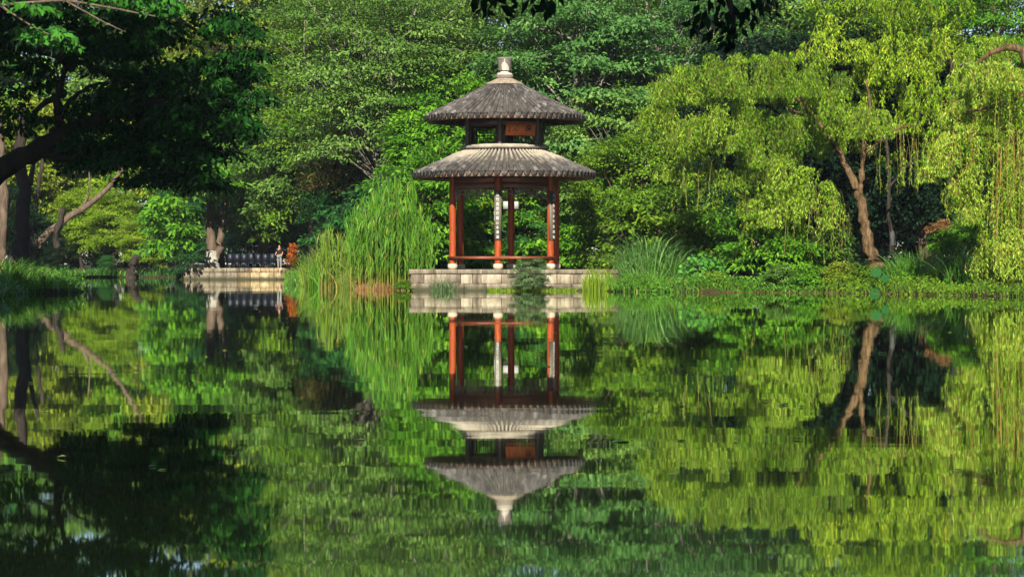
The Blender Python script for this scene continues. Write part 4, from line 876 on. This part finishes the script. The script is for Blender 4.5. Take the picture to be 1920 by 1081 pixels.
# small trunks and twigs in the dark gap
r = empty('slim_tree', (0, 0, 0), 0, 'slim dark trunk with a white-limed foot in the dark gap', 'tree')
tk = skeleton('trunk', [([A(1674, 480, 99), A(1672, 440, 99), A(1665, 400, 99), A(1668, 330, 99), A(1660, 250, 99)], .12, .05), ([A(1668, 350, 99), A(1710, 300, 99), A(1740, 270, 99)], .05, .02)], M['bark_dark'], r, rg, 7)
b = MB(); b.tube([A(1674.5, 460, 98.98), A(1673.5, 447, 98.98), A(1672.3, 433, 98.98)], [.125, .12, .112], 10, cap=False); b.build('limewash_band', M['limewash_shaded'], tk, True)
bt = empty('bare_bush', (Xp(1738, 93.8), 93.8, GZ), 0, 'bare pale twiggy bush in front of the dark gap', 'shrub')
rr_ = np.random.default_rng(5); b = MB()
for k in range(16):
    ang = rr_.uniform(-.5, .5); h = rr_.uniform(1.0, 1.9); e = np.array([math.sin(ang) * h * .7, rr_.normal(0, .2), h]); q = wobble(rr_, (rr_.normal(0, .06), 0, 0), e, 6, .04); b.tube(q, np.linspace(.018, .005, 6), 3)
    for _ in range(2): i = rr_.integers(2, 5); b.tube(wobble(rr_, q[i], q[i] + np.array([rr_.normal(0, .25), rr_.normal(0, .2), rr_.uniform(.15, .45)]), 4, .04), np.linspace(.009, .003, 4), 3)
b.build('twigs', M['bark_warm'], bt)

# ------------------------------------------------------------------ reeds and grasses
def reeds(label, seed, px0, px1, Y0, Y1, h, n, mat='lf_reed', z=-.1, lvm=.48):
    rng = np.random.default_rng(seed); Yc = (Y0 + Y1) / 2; xa, xb = Xp(px0, Yc), Xp(px1, Yc); r = empty('reed_clump', ((xa + xb) / 2, Yc, z), 0, label, 'reeds', 'tall reeds beside the platform')
    st, lf = MB(), MB()
    for k in range(n):
        u = rng.uniform(-1, 1); base = np.array([u * (xb - xa) / 2, rng.uniform(-.5, .5) * (Y1 - Y0), 0]); H = h * rng.uniform(.62, 1.08) * (1 - .22 * u * u); ln = np.array([u * .15 + rng.normal(0, .13), rng.normal(0, .15), 0]) * H * .35
        t = np.linspace(0, 1, 6); P = base + np.stack([ln[0] * t ** 2, ln[1] * t ** 2, H * t], 1); st.tube(P, np.linspace(.013, .005, 6), 3, lv=np.repeat(np.where(np.arange(5) < 1 + (rng.random() < .4), .99, .45), 3), cap=False)
        m = int(H * 6.0); u_ = rng.uniform(.12, 1.0, m) ** .8; iu = u_ * 5; i0 = np.minimum(iu.astype(int), 4); fr = (iu - i0)[:, None]; Q = P[i0] * (1 - fr) + P[i0 + 1] * fr
        an = rng.uniform(0, 2 * math.pi, m); L = rng.uniform(.35, .75, m); lean = np.stack([np.cos(an), np.sin(an)], 1) * (L * .34)[:, None]
        blades(lf, rng, Q, L * rng.uniform(.75, 1.35, m), lean, np.full(m, .040), 3, .55, lvm)
    st.build('stems', M['lf_grass'], r); lf.build('foliage', M[mat], r); return r
reeds('tallest giant reed clump, peak beside the first column', 201, 695, 795, 99.5, 103.5, 4.35, 210)
reeds('tall reed clump stepping down from the tallest one', 202, 652, 725, 101.5, 106, 3.5, 130)
reeds('thin reed fringe beside the platform corner', 203, 765, 815, 98.8, 101.0, 2.9, 34, lvm=.55)
reeds('shorter reed clump between the low grasses and the tall reeds', 204, 600, 665, 106, 112, 2.5, 90, 'lf_grass')
G1 = 'low grasses beside the reeds'
tuft('grass_clump', 'yellow-green grass clump at the wall end, first by the orange shrub', 211, 570, 618, 113, 121, 2.3, 520, .03, 'lf_grass', -.1, .38, group=G1)
tuft('grass_clump', 'green grass clump in the middle of the low grasses', 212, 585, 650, 108, 116, 2.3, 480, .03, 'lf_reed', -.1, .5, group=G1)
tuft('grass_clump', 'yellowish grass at the foot of the stepped reeds', 213, 630, 700, 102, 107, 1.55, 380, .028, 'lf_grass', -.1, .5, group=G1)
tuft('grass_clump', 'dry reddish stubble at the foot of the tallest reeds', 214, 655, 768, 99.2, 101, .62, 420, .024, 'lf_brown', -.1, .35, group=G1)
tuft('silver_grass', 'fountain of silvery arching grass beside the platform', 221, 1150, 1285, 94.6, 97.6, 2.7, 950, .036, 'lf_silver', GZ, .5, 1.35, group='ornamental grasses')
tuft('silver_grass', 'darker arching grass hugging the silvery fountain', 222, 1210, 1290, 94.2, 96.4, 1.6, 260, .034, 'lf_lawn', GZ, .6, 1.2, group='ornamental grasses')
G2 = 'bank grasses at the waterline'
tuft('grass_clump', 'bright iris blades against the platform end', 231, 1085, 1165, 95.0, 96.2, 1.0, 230, .042, 'lf_iris', -.02, .22, .5, group=G2)
tuft('grass_clump', 'short bright grass between iris blades and round-leaved bush', 232, 1130, 1290, 92.6, 95.4, .85, 1100, .026, 'lf_lawn', .1, .5, group=G2)
tuft('grass_clump', 'thin grass at the waterline under the feathery bush', 233, 1290, 1440, 90.8, 92.4, .62, 420, .024, 'lf_iris', .05, .5, group=G2)
tuft('grass_clump', 'long dark bladed grass to the side of the willow trunk', 234, 1655, 1770, 88.6, 92.0, 1.65, 700, .04, 'lf_lawn', .2, .55, 1.1, group=G2)
tuft('grass_clump', 'deep green bladed grass beside the water-touching willow', 235, 1750, 1865, 85.4, 89, 1.7, 600, .04, 'lf_lawn', .2, .45, 1.0, group=G2, lvm=.3)
tuft('grass_clump', 'thin grass at the waterline below the dim bushes', 236, 1440, 1520, 90.2, 91.2, .5, 160, .022, 'lf_lawn', .05, .5, group=G2)
tuft('grass_clump', 'lush grass point at the picture edge, sloping into the water', 237, -60, 75, 87.6, 92, 1.15, 1100, .032, 'lf_lawn', .3, .6, group='grasses of the left point')
tuft('grass_clump', 'lower grass running down the grassy point to the water', 238, 30, 125, 88.4, 93, .75, 700, .03, 'lf_lawn', .1, .6, group='grasses of the left point', lvm=.35)
tuft('grass_clump', 'thin upright blades in the water at the picture edge', 239, -10, 30, 86.6, 87.6, .9, 40, .022, 'lf_iris', -.1, .2, .4, group='grasses of the left point')
tuft('grass_tuft', 'grey-green grass tuft hanging before the platform wall below the first column', 241, 806, 856, 95.7, 96.3, .75, 150, .022, 'lf_sage', -.02, .75, 1.2, group='plants at the platform foot')
shrub('upright grey-green bush growing at the platform wall before the bench', 'shrub_b', 990, 95.6, .40, 'lf_sage', 0, 'sage_bush', sz=1.02, group='plants at the platform foot', z=-.05)
shrub('leafy weeds at the corner of platform and reeds', 'low', 758, 96.6, .45, 'lf_olive', 30, 'weed', group='plants at the platform foot', z=.0)
tuft('ground_cover', 'yellow-green creeping cover along the platform foot', 242, 895, 1100, 95.6, 96.3, .24, 1500, .03, 'lf_iris', -.02, .6, 1.2, dome=False, kind='stuff')
tuft('bank_grass', 'short rough grass on the bank behind the shore', 243, 1100, 1560, 92.5, 100, .35, 2600, .03, 'lf_lawn', GZ, .6, dome=False, kind='stuff')
tuft('undergrowth', 'rough grass on the ground under the trees', 244, 660, 1160, 106, 122, .55, 5200, .04, 'lf_lawn', GZ, .6, dome=False, kind='stuff')
tuft('undergrowth', 'rough grass on the far bank', 245, 100, 350, 194, 210, .7, 2200, .07, 'lf_lawn', GZ, .6, dome=False, kind='stuff')

def fringe(name, label, seed, pts, n, h, mat, wd=.024, nleaf=0, lmat=None):
    """plants growing over the edge of the bank along a stretch of shore"""
    rng = np.random.default_rng(seed); pts = np.array(pts, float); seg = np.linalg.norm(np.diff(pts, axis=0), axis=1); cum = np.concatenate([[0], np.cumsum(seg)]); 
    def pick(m):
        u = rng.random(m) * cum[-1]; i = np.clip(np.searchsorted(cum, u) - 1, 0, len(seg) - 1); f = ((u - cum[i]) / seg[i])[:, None]; d = nrm(pts[i + 1] - pts[i]); o = np.stack([d[:, 1], -d[:, 0]], 1)
        off = rng.uniform(-.9, .45, m); p = pts[i] * (1 - f) + pts[i + 1] * f + o * off[:, None]; z = np.where(off < 0, GZ, GZ - .45 * off); cl = .55 + .45 * np.sin(u * 1.7 + 2 * np.sin(u * .6)); return p, z, o, cl
    p, z, o, cl = pick(n); b = MB(); H = h * rng.normal(1, .3, n).clip(.3, 1.8) * (.4 + cl)
    blades(b, rng, np.stack([p[:, 0], p[:, 1], z - .05], 1), H, (o * .35 + rng.normal(0, .45, (n, 2))) * (H * .7)[:, None], np.full(n, wd) * rng.uniform(.6, 1.4, n), 4, 1.3)
    if nleaf:
        p, z, o, cl = pick(nleaf); k = rng.random(nleaf); P = np.stack([p[:, 0] + rng.normal(0, .05, nleaf), p[:, 1], z + k * h * (.3 + cl)], 1)
        leaves(b, P, np.concatenate([o * .6, np.full((nleaf, 1), -.3)], 1) + rng.normal(0, .5, (nleaf, 3)), np.array([[0, -.4, .9]]) + rng.normal(0, .4, (nleaf, 3)), .11, .06, np.clip(rng.normal(.5, .2, nleaf), 0, .9))
    o_ = b.build(name, M[mat]); return tag(o_, label, kind='stuff')
fringe('bank_grass', 'grass and weeds along the waterline between platform and willow trunk', 251, [(4.2, 93.2), (6.6, 91.4), (8.6, 91.0), (11.6, 89.5)], 2600, .42, 'lf_lawn', .024, 3000)
fringe('bank_grass', 'grass and weeds along the waterline below the willows', 252, [(11.6, 89.5), (13.8, 86), (15.6, 81.5), (20, 74)], 2400, .42, 'lf_olive', .024, 3000)
fringe('bank_grass', 'grass and weeds along the left point', 253, [(-14.2, 62), (-17.6, 84), (-17.8, 87.6), (-16.6, 88.6), (-16.4, 91), (-18.5, 100), (-27, 140)], 3600, .6, 'lf_lawn', .03, 4000)
fringe('bank_grass', 'grass and weeds along the far waterline', 254, [(-27, 140), (-35.5, 191), (-32, 195), (-26.4, 193), (-23.2, 171)], 2600, .8, 'lf_dark', .05, 3500)
fringe('bank_grass', 'grass and weeds behind the low grasses', 255, [(-14.5, 160), (-11.2, 125), (-9.3, 116), (-7, 108), (-4.3, 103.5)], 2200, .6, 'lf_lawn', .03, 2000)
# round-leaved bush and the taro by the trunk
rng = np.random.default_rng(301); rb_ = empty('round_leaved_bush', (Xp(1318, 93.2), 93.2, .35), 0, 'bright round-leaved bush between silvery grass and feathery bush', 'shrub')
n = 900; d = nrm(rng.normal(size=(n, 3))); d[:, 2] = np.abs(d[:, 2]); P = d * (rng.uniform(.7, 1.0, n))[:, None] * np.array([1.08, .8, 1.12]); P[:, 2] += .02
b = MB(); rounds(b, P, d * .6 + rng.normal(0, .4, (n, 3)) + np.array([0, 0, -.5]), d + np.array([0, -.2, .9]) + rng.normal(0, .3, (n, 3)), rng.uniform(.045, .085, n), np.clip(rng.normal(.5, .2, n), 0, .9)); b.build('foliage', M['lf_round'], rb_)
b = MB()
for k in range(26): e = P[rng.integers(n)]; b.tube(wobble(rng, (rng.normal(0, .1), 0, -.1), e, 5, .06), np.linspace(.014, .004, 5), 3)
b.build('stems', M['twig'], rb_)
tz = empty('taro_plant', (Xp(1646, 86.6), 86.6, -.05), 0, 'few big heart-shaped leaves standing in the water below the willow trunk', 'plant')
for px, py, R in ((1643, 509, .20), (1661, 521, .17), (1641, 548, .20), (1670, 546, .11)):
    q = A(px, py, 86.4) - np.array(tz.location); b = MB(); rounds(b, np.array([q]), np.array([[.15 * np.sign(1650 - px), -.35, -.9]]), np.array([[0.1, -1.0, .45]]), R, np.array([rng.uniform(.3, .8)]), 13, .2); lf = b.build('leaf', M['lf_taro'], tz)
    b = MB(); b.tube(wobble(rng, (rng.normal(0, .08), .1, 0), q + np.array([0, .02, 0]), 5, .05), np.linspace(.018, .009, 5), 4); b.build('stalk', M['lf_taro'], lf)
b = MB(); rounds(b, np.array([A(1163, 828, 14.49)]) * np.array([[1, 1, 0]]) + np.array([[0, 0, .004]]), np.array([[.3, -1, 0]]), np.array([[0, 0, 1.0]]), .055, np.array([.7]), 13, .2)
tag(b.build('floating_leaf', M['lf_round']), 'single green leaf floating on the open water below the pavilion reflection', 'leaf')
rng = np.random.default_rng(305); b = MB(); n = 260; yy = 12 + 75 * rng.random(n) ** 1.3; xx = rng.uniform(-.2, .2, n) * yy
leaves(b, np.stack([xx, yy, np.full(n, .005)], 1), rng.normal(size=(n, 3)) * np.array([1, 1, .08]), np.array([[0, 0, 1.0]]) + rng.normal(0, .12, (n, 3)), .07, .03, np.clip(rng.normal(.55, .25, n), 0, .9)); tag(b.build('floating_leaves', M['lf_grass']), 'small pale leaves scattered over the open water', kind='stuff')
# drift line of fallen leaves along the right shore
rng = np.random.default_rng(311); b = MB(); n = 900; u = rng.random(n); sx = 7.0 + u * 8.2; sy = np.interp(sx, [6.6, 8.6, 11.6, 13.8, 15.6], [91.0, 90.6, 89.0, 85.4, 80.8]) - np.abs(rng.normal(.05, .28, n))
leaves(b, np.stack([sx, sy, np.full(n, .006)], 1), rng.normal(size=(n, 3)) * np.array([1, 1, .1]), np.array([[0, 0, 1.0]]) + rng.normal(0, .15, (n, 3)), .09, .06, np.clip(rng.normal(.5, .25, n), 0, .9)); o = b.build('fallen_leaves', M['lf_brown']); tag(o, 'brown fallen leaves drifting along the willow shore', kind='stuff')

# ------------------------------------------------------------------ terrace across the water: chairs, person, orange shrub
M['chair'] = solid_mat('dark_chair', (.004, .006, .012), (.010, .013, .022), 8, .5, .1, .4)  # dark navy, darkened further: terrace shade put into the colour
TZ = .73
def chair_meshes():
    out = []
    b = MB(); b.box((0, 0, .44), (.52, .50, .07)); out.append(('seat', b.mesh('seat')))
    b = MB(); b.box((0, .25, .80), (.52, .06, .66), rx=-.12); out.append(('backrest', b.mesh('backrest')))
    for sx in (-.22, .22):
        for sy in (-.2, .2): b = MB(); b.box((sx, sy, .20), (.05, .05, .41)); out.append(('leg', b.mesh('leg')))
    for sx in (-.27, .27): b = MB(); b.box((sx, 0, .64), (.05, .48, .05)); b.box((sx, -.21, .53), (.045, .045, .18)); out.append(('armrest', b.mesh('armrest')))
    return out
CH = chair_meshes(); ORD = ['first', 'second', 'third', 'fourth', 'fifth', 'sixth', 'seventh']
for row, (Y, n, px0, dp, nm) in enumerate(((169.6, 7, 432, 13.2, 'front'), (172.2, 7, 430, 13.0, 'rear'))):
    for k in range(n):
        r = empty('terrace_chair', (Xp(px0 + k * dp, Y), Y, TZ), math.pi + rt.normal(0, .12), '%s dark chair in the %s terrace row counting from the white-footed tree' % (ORD[k], nm), 'chair', 'dark chairs on the terrace')
        r.scale = (.80, .9, .92 + .05 * rt.random())
        for pn, me in CH: link(pn, me, M['chair'], r)
pr_ = np.random.default_rng(9)
orr = empty('orange_shrub', (Xp(549, 168.6), 168.6, TZ), 0, 'bright orange leafy shrub at the end of the terrace beside the grasses', 'shrub')
b = pads_crown(401, scatter(402, [(541, 460, 554, 484, 14), (538, 484, 553, 498, 10)], 167.4, 168.6, 4, 6.5), 800, .16, .09, .8, .2); b.V = [v - np.array(orr.location) for v in b.V]; b.build('foliage', M['lf_orange'], orr)
b = MB()
for k in range(7): b.tube(wobble(pr_, (pr_.normal(0, .05), 0, -.05), (pr_.normal(0, .25), pr_.normal(0, .15), pr_.uniform(.7, 1.4)), 5, .05), np.linspace(.02, .006, 5), 4)
b.build('stems', M['bark'], orr)
# a person standing on the terrace: body as one continuous skinned figure, clothing and hair as children
M['skin'] = solid_mat('skin', (.30, .15, .09), (.36, .19, .12), 6, .6, 0, .3)
M['dark_cloth'] = solid_mat('dark_cloth', (.010, .010, .012), (.02, .02, .025), 9, .9, .1, .1)
M['pale_cloth'] = solid_mat('pale_cloth', (.13, .135, .13), (.20, .20, .20), 9, .9, .1, .1)
M['hair'] = solid_mat('black_hair', (.012, .010, .009), (.02, .016, .014), 20, .6, .1, .3)
ps = empty('person', (Xp(524, 168.6), 168.6, TZ), math.radians(-25), 'person in dark top and pale trousers standing on the terrace beside the orange shrub', 'person')
def skinned(name, V, E_, R, mat, parent, root=0):
    me = bpy.data.meshes.new(name); me.from_pydata(V, E_, []); o = link(name, me, None, parent); o.modifiers.new('skin', 'SKIN'); sv = me.skin_vertices[0].data
    for i, r in enumerate(R): sv[i].radius = (r, r) if np.ndim(r) == 0 else r; sv[i].use_root = i == root
    s = o.modifiers.new('sub', 'SUBSURF'); s.levels = s.render_levels = 2
    me.materials.append(mat); return o
V = [(0, 0, .92), (0, 0, 1.10), (0, .01, 1.32), (0, .0, 1.44), (0, -.02, 1.52), (0, -.02, 1.64), (.10, 0, .86), (.11, -.02, .48), (.11, .02, .08), (.11, -.12, .04), (-.10, 0, .86), (-.12, .02, .48), (-.12, .05, .08), (-.12, -.09, .04), (.19, 0, 1.38), (.25, .02, 1.12), (.23, -.12, .92), (.22, -.16, .84), (-.19, 0, 1.38), (-.26, .0, 1.12), (-.22, -.16, 1.0), (-.19, -.24, .98)]
E_ = [(0, 1), (1, 2), (2, 3), (3, 4), (4, 5), (0, 6), (6, 7), (7, 8), (8, 9), (0, 10), (10, 11), (11, 12), (12, 13), (2, 14), (14, 15), (15, 16), (16, 17), (2, 18), (18, 19), (19, 20), (20, 21)]
R = [(.15, .11), (.13, .10), (.16, .11), .055, .075, .085, .085, .058, .042, .04, .085, .058, .042, .04, .055, .042, .033, .04, .055, .042, .033, .04]
skinned('body', V, E_, R, M['skin'], ps)
skinned('top', [V[0], V[1], V[2], (0, 0, 1.40), V[14], (.24, .02, 1.16), V[18], (-.25, 0, 1.16)], [(0, 1), (1, 2), (2, 3), (2, 4), (4, 5), (2, 6), (6, 7)], [(.165, .125), (.145, .115), (.175, .125), .075, .068, .056, .068, .056], M['dark_cloth'], ps)
skinned('trousers', [(0, 0, .95), V[6], V[7], (.11, .02, .12), V[10], V[11], (-.12, .05, .12)], [(0, 1), (1, 2), (2, 3), (0, 4), (4, 5), (5, 6)], [(.16, .12), .098, .075, .062, .098, .075, .062], M['pale_cloth'], ps)
skinned('hair', [(0, .02, 1.60), (0, .02, 1.70)], [(0, 1)], [.088, .08], M['hair'], ps)

# ------------------------------------------------------------------ the humid air over the pond
def haze():
    m, t, out = newmat('humid_air'); v = N(t, 'VolumePrincipled'); v.inputs['Color'].default_value = (.80, .90, 1.0, 1); v.inputs['Density'].default_value = 0.00012; v.inputs['Anisotropy'].default_value = .2
    t.links.new(v.outputs[0], out.inputs['Volume'])
    b = MB(); b.box((0, 140, 16), (900, 420, 36)); return tag(b.build('haze', m), 'thin humid air over pond and trees', kind='stuff')
haze()
